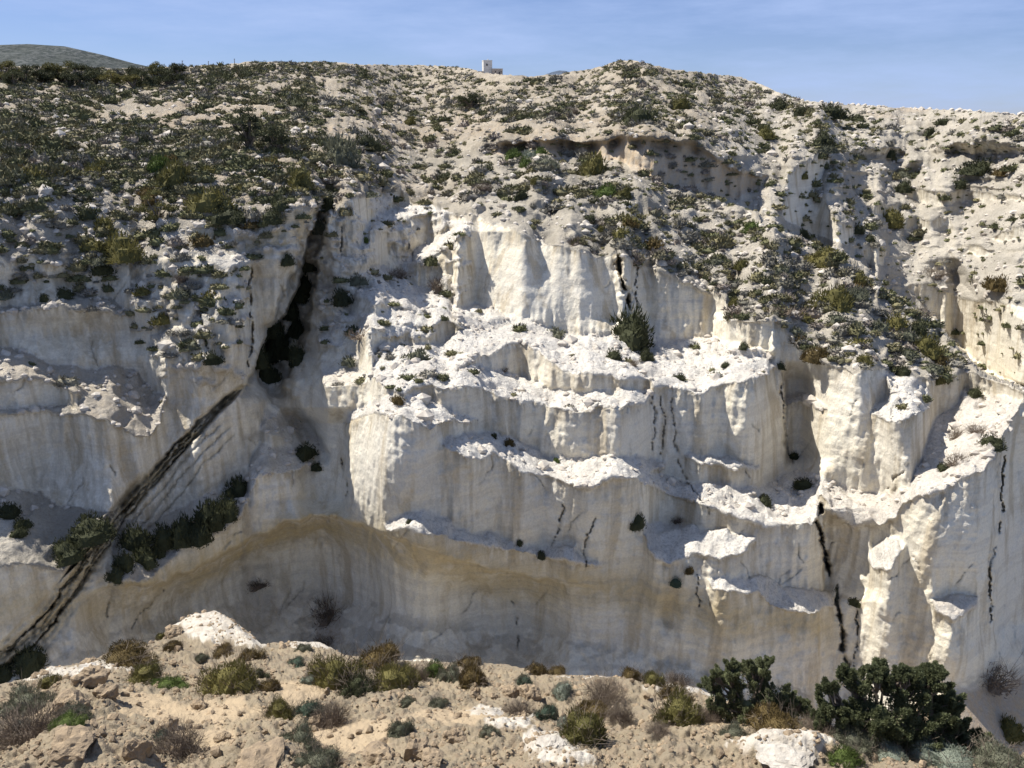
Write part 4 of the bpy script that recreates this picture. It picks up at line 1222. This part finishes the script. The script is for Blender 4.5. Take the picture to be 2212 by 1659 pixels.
# pebbles nobody could count
rs = np.random.RandomState(5)
parts = []
shapes = [rock_shape(np.random.RandomState(200 + i), ICO1, 5, 0.2) for i in range(8)]
n = 0
while n < 6000:
    x, y = rs.uniform(-60, 2270), rs.uniform(1335, 1740)
    e0 = np.interp(x, fx, ex)
    if y < e0 + 2: continue
    c = int(np.interp(x, fx, np.arange(len(fx)))); r = int(min(1, (y - e0) / (1830 - e0)) ** (1 / 0.9) * (FN - 1))
    if rs.uniform() < sand[r, c] * 0.8: continue
    if perlin(x * 0.02, y * 0.03, 3.0) < rs.uniform(-0.5, 0.35): continue
    p = Q[r, c]; v, f = shapes[rs.randint(8)]
    s_ = np.linalg.norm(p - CAM) / FPX * rs.gamma(2.0, 2.0) * 1.0 + 0.012
    a = rs.uniform(0, 6.28); ca, sa = math.cos(a), math.sin(a)
    v2 = v * s_
    parts.append((np.stack([v2[:, 0] * ca - v2[:, 1] * sa, v2[:, 0] * sa + v2[:, 1] * ca, v2[:, 2]], -1) + p + [0, 0, s_ * 0.1], f)); n += 1
v, f = join(parts)
tag(link(bpy.data.objects.new('gravel', mesh_from('gravel', v, f, M_TAN, False))), 'loose tan gravel and clods strewn over the near slope', kind='stuff')
# ------------------------------------------------------------------ trees and shrubs across the canyon: x, y, width, height, kind, label (None = alike)
FARSHRUBS = [
    (266, 527, 96, 48, 'green', 'wide green shrub on the left cliff shelf, lower of two below the round bush'),
    (223, 573, 42, 40, 'dark', 'dark shrub tucked under the wide green one on the left cliff'),
    (385, 372, 84, 56, 'green', 'large dark green shrub low on the left scrub hillside'),
    (345, 352, 60, 42, 'bright', 'light green shrub just left of the large dark hillside shrub'),
    (455, 428, 90, 40, 'green', 'spreading green shrub above the yellow rock band'),
    (500, 462, 80, 30, 'dark', 'dark shrub along the top of the yellow rock band'),
    (585, 468, 60, 30, 'dark', 'dark shrub at the ravine end of the yellow rock band'),
    (735, 312, 116, 84, 'grey', 'very large grey-green thicket right of the ravine head'),
    (790, 300, 60, 50, 'dark', 'dark right end of growth beside the large ravine head thicket'),
    (652, 372, 78, 72, 'green', 'tall green shrub in the ravine head'),
    (705, 432, 56, 50, 'dark', 'dark shrub down in the upper ravine'),
    (698, 476, 58, 62, 'grey', 'grey shrub draping the right wall of the upper ravine'),
    (620, 553, 42, 40, 'dark', 'dark shrub on the cliff left of the ravine'),
    (769, 596, 46, 38, 'grey', 'grey-green shrub on the ledge right of the ravine'),
    (735, 630, 54, 62, 'dark', 'big dark shrub filling the ravine beside the grey-green ledge shrub'),
    (790, 512, 22, 28, 'bright', 'small green shrub hanging on the fluted wall right of the ravine'),
    (859, 595, 42, 28, 'dry', 'brown dry shrub under the fluted white walls'),
    (949, 604, 52, 54, 'dry', 'brown-green shrub at the left foot of the tall smooth wall'),
    (1366, 702, 126, 82, 'dark', 'large blackish shrub at the foot of the dark fissure'),
    (1327, 755, 40, 34, 'dark', 'dark shrub below left of the large blackish one'),
    (1395, 758, 38, 46, 'dark', 'dark shrub trailing below the large blackish one'),
    (1368, 779, 24, 20, 'dry', 'little dry shrub between two dark ones under the fissure'),
    (857, 848, 36, 42, 'olive', 'olive shrub in the notch above the white prow ledge'),
    (1100, 952, 38, 18, 'olive', 'flat olive shrub on the long white middle ledge'),
    (1068, 937, 18, 14, 'dark', 'tiny dark shrub left of the flat olive ledge shrub'),
    (1201, 985, 20, 15, 'bright', 'little green tuft on the long white middle ledge'),
    (1089, 797, 20, 12, 'dry', 'tiny shrub under the arched wall of the second ledge'),
    (1467, 811, 27, 16, 'dark', 'dark shrub on the broad white ledge right of the fissure'),
    (1567, 792, 22, 12, 'dark', 'small dark shrub in the middle of the broad right ledge'),
    (1605, 754, 24, 15, 'dark', 'small dark shrub by the back wall of the broad right ledge'),
    (1588, 636, 36, 52, 'green', 'green shrub at the right end of the tall smooth wall'),
    (1603, 564, 42, 36, 'green', 'green shrub on the gravel spur above the wall\'s right end'),
    (1790, 550, 84, 34, 'green', 'wide green shrub high on the spur near the hidden gully'),
    (1853, 597, 48, 22, 'green', 'green shrub on the edge of the spur below the widest one'),
    (1805, 634, 84, 42, 'green', 'big green shrub in the middle of the spur, left of a pair'),
    (1853, 637, 60, 32, 'grey', 'grey-green shrub, right one of the pair on the spur'),
    (1938, 690, 60, 38, 'green', 'green shrub on the spur edge lower down'),
    (1999, 740, 70, 40, 'green', 'yellowish green shrub near the spur\'s lower end'),
    (1985, 712, 46, 30, 'dark', 'dark shrub above the yellowish green one on the spur'),
    (1722, 722, 38, 26, 'olive', 'olive shrub at the top of the shaded buttress'),
    (1757, 760, 58, 36, 'olive', 'olive shrub hanging over the lip of the shaded buttress'),
    (1869, 775, 42, 22, 'green', 'flat green shrub at the front edge of the gravel spur'),
    (1952, 804, 34, 28, 'dark', 'dark shrub in the notch right of the shaded buttress'),
    (2024, 802, 34, 26, 'green', 'green shrub on the last rim of the spur'),
    (2028, 776, 42, 22, 'olive', 'olive shrub just above the last rim of the spur'),
    (1686, 782, 24, 34, 'dark', 'dark shrub in the cleft beside the broad right ledge'),
    (2107, 852, 32, 18, 'dark', 'dark shrub at the top of the shaded right terrace'),
    (2071, 928, 38, 36, 'dry', 'round brown shrub on the shaded right terrace, left of two'),
    (2107, 921, 34, 42, 'dry', 'round brown shrub on the shaded right terrace, right of two'),
    (2139, 949, 48, 26, 'dark', 'dark shrub at the outer rim of the shaded right terrace'),
    (2065, 996, 46, 27, 'dry', 'brown cushion in the middle of the shaded right terrace'),
    (2035, 1014, 30, 19, 'dark', 'dark cushion left of the brown one on the right terrace'),
    (1715, 976, 24, 32, 'dark', 'dark shrub in the shaded corner left of the round buttress'),
    (1740, 1043, 46, 22, 'dark', 'dark flat shrub at the foot of the round buttress'),
    (1650, 1072, 38, 28, 'dark', 'dark shrub on the white lower right ledge'),
    (1377, 1118, 54, 40, 'dark', 'black-green shrub where the middle cliff meets the lower ledges'),
    (1459, 1120, 26, 18, 'dry', 'small dry shrub on the lower ledge right of the black-green one'),
    (1459, 1250, 34, 34, 'blue', 'blue-green shrub on the lower cliff by the white blocks'),
    (1488, 1226, 26, 22, 'olive', 'olive shrub just above the blue-green one on the lower cliff'),
    (1808, 1276, 34, 32, 'grey', 'grey shrub in the long dark crack of the right cliff'),
    (1846, 1297, 24, 19, 'dark', 'dark tuft right of the long crack'),
    (1122, 1167, 22, 17, 'dark', 'small dark shrub at the end of the thin lower ledge'),
    (1168, 1194, 26, 18, 'dark', 'dark shrub on the lower cliff right of the thin ledge'),
    (884, 1119, 18, 15, 'dark', 'little dark shrub at the start of the thin lower ledge'),
    (457, 772, 44, 26, 'dark', 'dark shrub on the rough cliff above the fault'),
    (662, 967, 52, 40, 'dark', 'dark shrub in the white gully under the ravine'),
    (682, 1000, 28, 34, 'dark', 'dark shrub trailing below the gully shrub'),
    (2139, 1450, 76, 60, 'dry', 'round dark brown shrub at the foot of the right cliff'),
    (2179, 1568, 64, 46, 'green', 'green shrub alone on the sandy canyon floor'),
    (60, 1425, 70, 44, 'dark', 'black-green shrub at the lowest end of the dark fault'),
    (10, 1440, 44, 60, 'dark', 'dark shrub by the left edge beside the fault\'s end'),
    (145, 1182, 64, 38, 'dark', 'dark shrub alone left of the fault'),
    (195, 1132, 94, 42, 'dark', 'dark spreading shrub right at the left side of the fault'),
    (45, 1126, 34, 38, 'dark', 'dark shrub on the pale slope near the left edge'),
    (15, 1086, 44, 62, 'dark', 'tall dark shrub at the left edge under the smooth wall'),
    (40, 1145, 30, 24, 'dark', 'small dark shrub below the two by the left edge'),
    (713, 1312, 74, 40, 'dry', 'dead dark shrub on the pale lower wall'),
    (560, 1252, 44, 36, 'dry', 'dead bare shrub clinging to the pale lower wall'),
    (700, 1385, 44, 22, 'dry', 'dry shrub at the foot of the pale lower wall'),
    (95, 642, 28, 14, 'dark', 'small dark shrub on the shelf under the left alcove'),
    (137, 632, 38, 20, 'dark', 'dark shrub right of the small one under the left alcove'),
    (396, 600, 32, 24, 'dry', 'brown shrub on the rough left cliff'),
    (468, 166, 72, 22, 'dark', 'long dark shrub on the far left ridge'),
    (533, 157, 44, 20, 'dark', 'dark rounded shrub near the ridge crest left of centre'),
    (640, 218, 68, 28, 'dark', 'long dark shrub on the hillside above the ravine head'),
    (1380, 250, 74, 38, 'dark', 'big dark shrub above the brown overhanging bank'),
    (1475, 222, 48, 24, 'green', 'green shrub on the slope under the right hilltop'),
    (1233, 237, 28, 18, 'dry', 'brown shrub on tan earth at mid slope'),
    (1200, 241, 24, 14, 'dark', 'dark shrub left of the brown one on tan earth'),
    (888, 262, 36, 16, 'green', 'green cushion on tan ground right of the big thicket'),
    (1287, 350, 84, 46, 'green', 'large feathery green shrub in front of the brown bank'),
    (1110, 334, 44, 24, 'bright', 'bright green shrub under the brown bank, left of three'),
    (1145, 332, 44, 26, 'silver', 'pale green shrub under the brown bank, middle of three'),
    (1168, 324, 44, 18, 'bright', 'bright grassy shrub under the brown bank, right of three'),
    (1136, 350, 44, 24, 'bright', 'green shrub in front of the three under the brown bank'),
    (1180, 350, 60, 22, 'grey', 'grey shrub right of the green ones under the brown bank'),
    (1312, 407, 58, 32, 'bright', 'light green shrub above the tall smooth wall'),
    (1352, 416, 44, 24, 'green', 'darker shrub right of the light green one above the wall'),
    (1154, 397, 24, 16, 'green', 'round green cushion on the slope above the white wall'),
    (1129, 422, 44, 22, 'dark', 'dark shrub above the left part of the white wall'),
    (1042, 402, 50, 16, 'dry', 'long dry shrub on the slope above the fluted walls'),
    (967, 376, 44, 20, 'dark', 'dark shrub at the left of the upper white slope'),
    (1301, 497, 34, 22, 'green', 'green shrub just above the rim of the tall smooth wall'),
    (1275, 480, 34, 22, 'dark', 'dark shrub upslope of the green rim shrub'),
    (1626, 480, 46, 32, 'bright', 'fresh green shrub in the hidden gully under the brown bank'),
    (1650, 288, 54, 22, 'green', 'green shrub on the pale right hillside behind the bank'),
    (1776, 300, 46, 24, 'dark', 'dark shrub on the right hillside, upper of two close together'),
    (1772, 316, 56, 18, 'grey', 'grey shrub on the right hillside, lower of two close together'),
    (1790, 236, 84, 28, 'dark', 'long row of dark growth under the right shoulder'),
    (1733, 239, 44, 22, 'dark', 'dark shrub left of the long dark row under the right shoulder'),
    (1682, 228, 58, 24, 'dark', 'dark shrub at the foot of the right hilltop slope'),
    (1851, 254, 44, 16, 'dark', 'dark low shrub near the right skyline'),
    (2042, 259, 34, 13, 'dark', 'dark shrub close under the far right skyline'),
    (2010, 285, 32, 16, 'dark', 'small dark shrub below the far right skyline'),
    (1920, 331, 28, 18, 'dark', 'dark round shrub on the bare white right slope'),
    (2121, 353, 80, 26, 'dark', 'wide dark shrub on the bare right slope near the edge'),
    (2168, 368, 32, 18, 'olive', 'olive shrub right of the wide dark one at the edge'),
    (2074, 395, 40, 18, 'dark', 'dark flat shrub among the pitted rocks at right'),
    (1952, 404, 38, 24, 'dark', 'dark shrub in the middle of the pitted right slope'),
    (1948, 373, 42, 16, 'grey', 'grey shrub above the middle of the pitted right slope'),
    (1736, 379, 24, 14, 'green', 'round green cushion on bare rock by the gully'),
    (1923, 472, 62, 32, 'green', 'green shrub beside a small scalloped white wall at right'),
    (1851, 494, 30, 21, 'dark', 'dark shrub at the gully\'s right side'),
    (1878, 514, 30, 21, 'dark', 'dark shrub in the crack below the gully side'),
    (1736, 508, 26, 18, 'dark', 'dark shrub on the hidden gully floor'),
    (2161, 611, 54, 24, 'olive', 'olive shrub above the sunlit right wall'),
    (2020, 591, 42, 22, 'dry', 'dry shrub left of the sunlit right wall'),
]
RAVG = [(555, 762, 62, 64), (600, 735, 74, 92), (642, 702, 54, 64), (660, 615, 62, 72), (575, 800, 60, 50), (622, 660, 50, 60), (580, 700, 50, 60), (668, 560, 40, 60), (640, 768, 40, 50)]
STRIPG = [(515, 1042, 54, 54), (490, 1087, 66, 54), (450, 1118, 76, 54), (400, 1143, 76, 48), (355, 1158, 66, 48), (290, 1153, 66, 48), (310, 1193, 54, 42), (270, 1208, 46, 42), (255, 1235, 40, 30), (430, 1150, 60, 40), (340, 1185, 40, 30), (470, 1125, 50, 40)]
for (x, y, w, h, kind, label) in FARSHRUBS:
    loc, dist = on_hill(x, y + h * 0.35)
    wid = w * dist / FPX * 1.12
    o = shrub('shrub', loc, wid, max(0.75, min(1.4, h / w / HGT[kind] * 0.95)), kind, 1, label, 'shrubs across the canyon', sink=0.10)
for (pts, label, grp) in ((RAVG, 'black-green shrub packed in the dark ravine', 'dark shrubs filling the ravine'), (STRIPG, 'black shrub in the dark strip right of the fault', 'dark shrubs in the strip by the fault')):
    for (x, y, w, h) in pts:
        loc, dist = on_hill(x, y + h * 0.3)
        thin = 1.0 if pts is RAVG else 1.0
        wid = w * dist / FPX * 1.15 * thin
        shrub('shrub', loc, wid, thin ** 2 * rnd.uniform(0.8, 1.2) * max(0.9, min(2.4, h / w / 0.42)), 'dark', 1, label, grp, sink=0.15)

# trees: trunk and crown
def tree(x, y, w, h, kind, label, group, seed):
    loc, dist = on_hill(x, y + h * 0.5)
    W_, H_ = w * dist / FPX * 1.1, h * dist / FPX * 1.1
    rs = np.random.RandomState(seed)
    root = link(bpy.data.objects.new('tree', None)); root.location = loc - Vector((0, 0, 0.1 * H_))
    tag(root, label, 'tree', group)
    parts, limbs = [], []
    for i in range(12):
        a = rs.uniform(0, 6.28); d = 0.36 * math.sqrt(rs.uniform(0, 1)); z = rs.uniform(0.18, 0.86)
        d *= 1.1 - 0.6 * max(0, z - 0.4)
        c = np.array([d * math.cos(a) * W_, d * math.sin(a) * W_, z * H_])
        v, f = leaves_on(rs, [(0, 0, 0, 0.5, 0.42)], 170, 0.12, 0.03, 0.4, 0.8, 0.5)
        s_ = W_ * rs.uniform(0.26, 0.42)
        parts.append((v * s_ + c, f))
        v, f = core_of([(0, 0, 0, 0.36, 0.3)], 7, 4); parts.append((v * s_ + c, f))
        limbs.append(([np.zeros(3), c * np.array([0.3, 0.3, 0.5]), c], 0.05 * W_, 0.012 * W_))
    v, f = join(parts)
    link(bpy.data.objects.new('crown', mesh_from('crown', v, f, PAL[kind], False)), root)
    v, f = tubes(limbs)
    link(bpy.data.objects.new('trunk', mesh_from('trunk', v, f, M_BARK, False)), root)
TREES = [
    (540, 280, 78, 92, 'dark', 'tall dark tree at the left of the ravine head', None),
    (598, 300, 66, 62, 'dark', 'rounder dark tree right beside the tall one at the ravine head', None),
    (342, 450, 64, 64, 'green', 'round green tree alone on the left cliff top', None),
    (1019, 219, 54, 30, 'dark', 'small dark tree alone in the middle of the upper slope', None),
    (1002, 224, 30, 20, 'dark', 'bushy dark tree touching the left of the lone slope tree', None),
]
for i, (x, y, w, h, kind, label, g_) in enumerate(TREES):
    tree(x, y, w, h, kind, label, 'trees across the canyon', 300 + i)
for i, (x, y, w, h) in enumerate([(12, 160, 46, 34), (52, 163, 46, 34), (92, 162, 44, 34), (134, 160, 52, 38), (172, 166, 44, 38), (212, 168, 44, 32), (246, 170, 44, 36), (284, 164, 40, 30), (304, 172, 44, 34), (340, 160, 40, 30), (362, 166, 54, 36), (392, 163, 46, 30), (290, 182, 40, 24), (150, 178, 44, 24), (30, 176, 40, 24)]):
    tree(x, y, w, h, 'dark' if i % 3 else 'green', 'dark bushy tree in the row along the far left ridge', 'row of trees on the far left ridge', 330 + i)

# ------------------------------------------------------------------ scrub scattered over the open slopes
SCRUB_COL = [((0.060, 0.064, 0.032), (0.15, 0.15, 0.075)), ((0.10, 0.094, 0.050), (0.225, 0.20, 0.11)), ((0.125, 0.118, 0.095), (0.26, 0.24, 0.195)), ((0.14, 0.12, 0.10), (0.28, 0.24, 0.20))]
def scrub_material():
    m, nt, bsdf = new_mat('hillside_scrub')
    b = NB(nt)
    g_ = b.n('ShaderNodeNewGeometry'); tone = b.attr('tone')
    cs = [b.mix(g_.outputs['Random Per Island'], lo, hi) for lo, hi in SCRUB_COL]
    c = b.mix(b.rng(tone, 0.2, 0.4), cs[0], cs[1]); c = b.mix(b.rng(tone, 0.5, 0.65), c, cs[2]); c = b.mix(b.rng(tone, 0.8, 0.95), c, cs[3])
    nt.links.new(c, bsdf.inputs['Base Color'])
    return m
M_SCRUB = scrub_material()
def tiny(rs, n, nu, nv_):
    L = lobes_of(rs, 3, 0.38)
    return join([leaves_on(rs, L, n, 0.13, 0.045, 0.4, 0.6, 0.2), core_of(L, nu, nv_, 0.92)])
TINY = [tiny(np.random.RandomState(700 + i), 34, 7, 3) for i in range(10)]
MIDS = [tiny(np.random.RandomState(730 + i), 120, 9, 4) for i in range(10)]

def cover(x, y):
    """how much of the ground the scrub hides at a survey point, and the zone's name"""
    sy = np.interp(x, xs, sky_x)
    rim = lerp_line(RIM, x); hide = lerp_line(HIDE, x) if x > 1545 else -1
    if y < sy + 1: return 0, ''
    if x > 1545 and y < hide:
        if y < 245 and x < 1760: return 0.75, 'crest'
        if x > 1900: return 0.14 if y < 330 else 0.06, 'right'
        return (0.32 if y < 330 else 0.10), 'right'
    if y > rim - 6:
        if 680 < x < 1000 and y < 860: return 0.05, 'ledges'
        if x < 540 and y < 640: return 0.07, 'left'
        if 280 < x < 520 and y < 780: return 0.08, 'left'
        return 0.012, 'ledges'
    if 1020 < x < 1100 and y < sy + 16: return 0, ''
    if inside(CUT, np.array([x]), np.array([y + 4.0]))[0] or inside(CUT2, np.array([x]), np.array([y]))[0]: return 0.06, 'spur'
    if x < 700:
        if y < 200: return 0.95, 'crest'
        if 225 < y < 262 and 180 < x < 600: return 0.22, 'left'
        if y < 385: return 0.95, 'left'
        if y < 430: return 0.42, 'left'
        return 0.10, 'left'
    if y < 180: return 0.62 if (x < 1050 or x > 1350) else 0.3, 'crest'
    if y < 215: return 0.42, 'crest'
    if y < 262: return 0.6 if x < 1450 else 0.4, 'crest'
    if y < 300: return 0.22, 'spur'
    if y < 420: return 0.36, 'spur'
    if x < 1250 and y > 430: return 0.06, 'spur'
    if x > 1500: return 0.36, 'spur'
    return 0.24, 'spur'

rs = np.random.RandomState(77)
zones = {k: ([], [], [0], []) for k in ('crest', 'left', 'right', 'spur', 'ledges')}
cand = []
tries = 0
while len(cand) < 13000 and tries < 150000:
    tries += 1
    x = rs.uniform(-40, 2252); y = 128 + (900 - 128) * rs.uniform() ** 1.9
    cv, zn = cover(x, y)
    if cv <= 0: continue
    cl_ = perlin(x * 0.016, y * 0.05, 51.0) + 0.6 * perlin(x * 0.05, y * 0.12, 53.0)
    if rs.uniform() > cv * (1.0 + 1.5 * cl_): continue
    if zn == 'ledges':
        ci = int(np.interp(x, xs, np.arange(len(xs)))); ri = int(np.clip((y - sky_x[ci]) / (YB - sky_x[ci]), 0, 0.99) * (NV - 1))
        if crust[ri, ci] < 0.5: continue
    loc, dist = on_hill(x, y)
    # clumping, real sizes of low cushion scrub
    w = 0.34 + rs.gamma(1.6, 0.25) + (0.15 if zn == 'crest' else 0)
    w *= math.exp(0.55 * perlin(x * 0.012, y * 0.03, 97.0) + 0.12 * rs.normal())
    if y < np.interp(x, xs, sky_x) + 9: w *= 0.6
    w = min(w, 1.7)
    cand.append((x, y, loc, dist, w, zn))
cand.sort(key=lambda c: -c[4] / c[3])
n_ind = max(0, 298 - shrub_count[0])
GLABEL = {'crest': 'dark low shrub among the scrub below the skyline', 'left': 'low dark shrub in the dense scrub of the left hillside', 'right': 'dark cushion shrub dotted over the pale right hillside',
          'spur': 'grey-green cushion shrub on the gravelly slope of the central spur', 'ledges': 'small dark shrub on the broken white ledges'}
for c in cand[:n_ind]:
    x, y, loc, dist, w, zn = c
    kind = rnd.choice({'left': ['olive', 'green', 'dark', 'grey', 'green'], 'right': ['dark', 'dark', 'grey', 'green'], 'spur': ['grey', 'dry', 'green', 'olive', 'grey'], 'crest': ['dark', 'grey', 'olive'], 'ledges': ['dark', 'dry', 'grey']}[zn])
    lab = GLABEL[zn]
    if zn in ('left', 'spur', 'right'):
        adj = {'olive': 'olive-brown', 'green': 'green', 'dark': 'dark', 'grey': 'grey-green', 'dry': 'dry brown'}[kind]
        band = ('uppermost', 'middle', 'lower')[0 if y < (240 if zn == 'left' else 330) else 1 if y < (340 if zn == 'left' else 480) else 2]
        lab = f"{adj} shrub in the {band} scrub of the " + {'left': 'left hillside', 'spur': 'gravelly central spur', 'right': 'pale right hillside'}[zn]
    shrub('shrub', loc, w, rnd.uniform(0.75, 1.15), kind, 2, lab, {'crest': 'shrubs below the skyline', 'left': 'shrubs of the left hillside', 'right': 'shrubs of the right hillside', 'spur': 'shrubs of the central spur', 'ledges': 'shrubs on the white ledges'}[zn], sink=0.08)
for (x, y, loc, dist, w, zn) in cand[n_ind:]:
    Vs, Fs, off, Ts = zones[zn]
    v, f = (MIDS if w * FPX / dist > 22 else TINY)[rs.randint(10)]
    a = rs.uniform(0, 6.28); ca, sa = math.cos(a), math.sin(a); st = rs.uniform(0.9, 1.6)
    q_ = v * w
    q_ = np.stack([(q_[:, 0] * ca - q_[:, 1] * sa) * st, q_[:, 0] * sa + q_[:, 1] * ca, q_[:, 2] * rs.uniform(0.65, 1.2)], -1)
    Vs.append(q_ + np.array(loc) - [0, 0, 0.07 * w]); Fs.append(f + off[0]); off[0] += len(v)
    base = {'left': 0.36, 'crest': 0.48, 'right': 0.3, 'spur': 0.55, 'ledges': 0.4}[zn]
    Ts.append(np.full(len(v), np.clip(base + rs.normal() * 0.28, 0, 1)))
ZL = {'crest': ('scrub', 'dense low scrub covering the crest below the skyline'), 'left': ('scrub', 'dense dark scrub carpet on the left hillside'), 'right': ('scrub', 'scattered dark scrub on the pale right hillside'),
      'spur': ('scrub', 'grey-green scrub on the gravel slope of the central spur'), 'ledges': ('scrub', 'tiny shrubs on the broken white ledges')}
for zn, (Vs, Fs, off, Ts) in zones.items():
    if not Vs: continue
    me = mesh_from('scrub', np.concatenate(Vs), np.concatenate(Fs), M_SCRUB, False, dict(tone=np.concatenate(Ts)))
    tag(link(bpy.data.objects.new(ZL[zn][0], me)), ZL[zn][1], kind='stuff')

# broken stones lying on the open slopes and ledges
M_RUB = plain_material('pale_rubble', (0.58, 0.53, 0.45), (0.40, 0.36, 0.31), 2.0, 0.95, 0.5, 0.05)
parts = []
n = 0
while n < 5200:
    x = rs.uniform(-20, 2232); y = 200 + 900 * rs.uniform() ** 1.2
    ci = int(np.interp(x, xs, np.arange(len(xs)))); sy = sky_x[ci]
    ri = int(np.clip((y - sy) / (YB - sy), 0, 0.999) * (NV - 1))
    if crust[ri, ci] < 0.5 or rs.uniform() > (0.9 if perlin(x * 0.02, y * 0.05, 9.0) > 0.05 else 0.25): continue
    loc, dist = on_hill(x, y)
    v, f = shapes[rs.randint(8)]
    s_ = min(0.9, 0.08 + rs.gamma(1.5, 0.09)) * (1 + dist / 150)
    parts.append((v * s_ + np.array(loc), f)); n += 1
v, f = join(parts)
tag(link(bpy.data.objects.new('rubble', mesh_from('rubble', v, f, M_RUB, False))), 'pale broken stones littering the slopes and ledges', kind='stuff')

# ------------------------------------------------------------------ the house on the crest
def box(x0, x1, y0, y1, z0, z1):
    v = np.array([(x, y, z) for z in (z0, z1) for y in (y0, y1) for x in (x0, x1)], float)
    f = np.array([(0, 2, 3, 1), (4, 5, 7, 6), (0, 1, 5, 4), (2, 6, 7, 3), (0, 4, 6, 2), (1, 3, 7, 5)])
    return v, f
M_WALL = plain_material('lime_render', (0.62, 0.61, 0.58), (0.54, 0.53, 0.50), 1.5, 0.9, 0.2, 0.02)
M_STONE = plain_material('rough_stone_wall', (0.46, 0.41, 0.35), (0.34, 0.30, 0.26), 2.5, 0.95, 0.6, 0.05)
M_DARKW = plain_material('dark_opening', (0.05, 0.05, 0.055), (0.07, 0.07, 0.07), 2.0, 0.5, 0.1, 0.01)
RH = 330.0
def at_r(px, py, r):
    a, b_, t = ray(np.array(px), np.array(py))
    return Vector((float(a) * r, float(b_) * r, CAM[2] + float(t) * r))
hb = at_r(1053, 157.5, RH)
u = RH / FPX * 0.92
house = link(bpy.data.objects.new('house', None)); house.location = hb; house.rotation_euler = (0, 0, 0.22)
tag(house, 'pale square tower house with a lower stone annex on the skyline', 'house')
def hpart(name, bx, mat, parent=house, label=None):
    o = link(bpy.data.objects.new(name, mesh_from(name, *bx, mat, False)), parent)
    if label: o['label'] = label
    return o
tw = hpart('tower', join([box(-10 * u, 9 * u, -8 * u, 10 * u, -8 * u, 25 * u), box(-10.4 * u, 9.4 * u, -8.4 * u, 10.4 * u, 24.0 * u, 25.3 * u)]), M_WALL, label='tall blank pale tower')
hpart('chimney', box(0, 2.5 * u, 0, 2.5 * u, 25.3 * u, 28 * u), M_WALL, tw)
an = hpart('annex', box(8 * u, 31 * u, -14 * u, 8 * u, -12 * u, 7.5 * u), M_STONE, label='low rough stone annex')
hpart('roof', box(7.6 * u, 31.6 * u, -14.5 * u, 8.4 * u, 7.5 * u, 8.6 * u), M_WALL, an)
hpart('window', box(14 * u, 16.5 * u, -14.2 * u, -13.6 * u, 0.5 * u, 3.5 * u), M_DARKW, an)
hpart('window', box(-4 * u, -1 * u, -8.6 * u, -7.8 * u, 14 * u, 18 * u), M_DARKW, tw)
hpart('window', box(26.5 * u, 28.5 * u, -14.2 * u, -13.6 * u, 0.5 * u, 3.5 * u), M_DARKW, an)
hpart('door', box(22 * u, 25 * u, -14.2 * u, -13.6 * u, -5 * u, 2 * u), M_DARKW, an)
hpart('wall', box(-22 * u, -10 * u, -9 * u, -7.5 * u, -8 * u, 3 * u), M_STONE, label='low yard wall left of the tower')
# poles on the ridge and dead branches by the bank
M_POLE = plain_material('weathered_wood', (0.10, 0.085, 0.07), (0.17, 0.14, 0.115), 6)
def stick(name, x, y0, y1, dx, label, grp, w=0.06, off=0.0):
    loc, dist = on_hill(x, y0)
    hgt = (y0 - y1) * dist / FPX
    sx_ = dx * dist / FPX
    v, f = tubes([([(0, 0, -0.2), (sx_ * 0.5, 0, hgt * 0.5), (sx_, 0, hgt)], w, w * 0.7), ([(sx_ * 0.9, -0.02, hgt * 0.82), (sx_ * 0.9 + hgt * 0.18, 0, hgt * 0.98)], w * 0.6, w * 0.4)])
    o = link(bpy.data.objects.new(name, mesh_from(name, v, f, M_POLE, False))); o.location = loc
    tag(o, label, 'post', grp)
stick('post', 394, 146, 132, 1, 'thin post on the ridge, left of three', 'posts on the left ridge')
stick('post', 450, 143, 134, 1, 'shortest thin post on the ridge, middle of three', 'posts on the left ridge')
stick('post', 507, 139, 128, 0, 'thin post on the ridge, right of three', 'posts on the left ridge')
stick('post', 1272, 313, 292, 16, 'dark leaning stake on the brown bank', None, 0.10)
stick('branch', 1105, 304, 296, 20, 'dead branch lying at the left lip of the brown bank', None, 0.08)
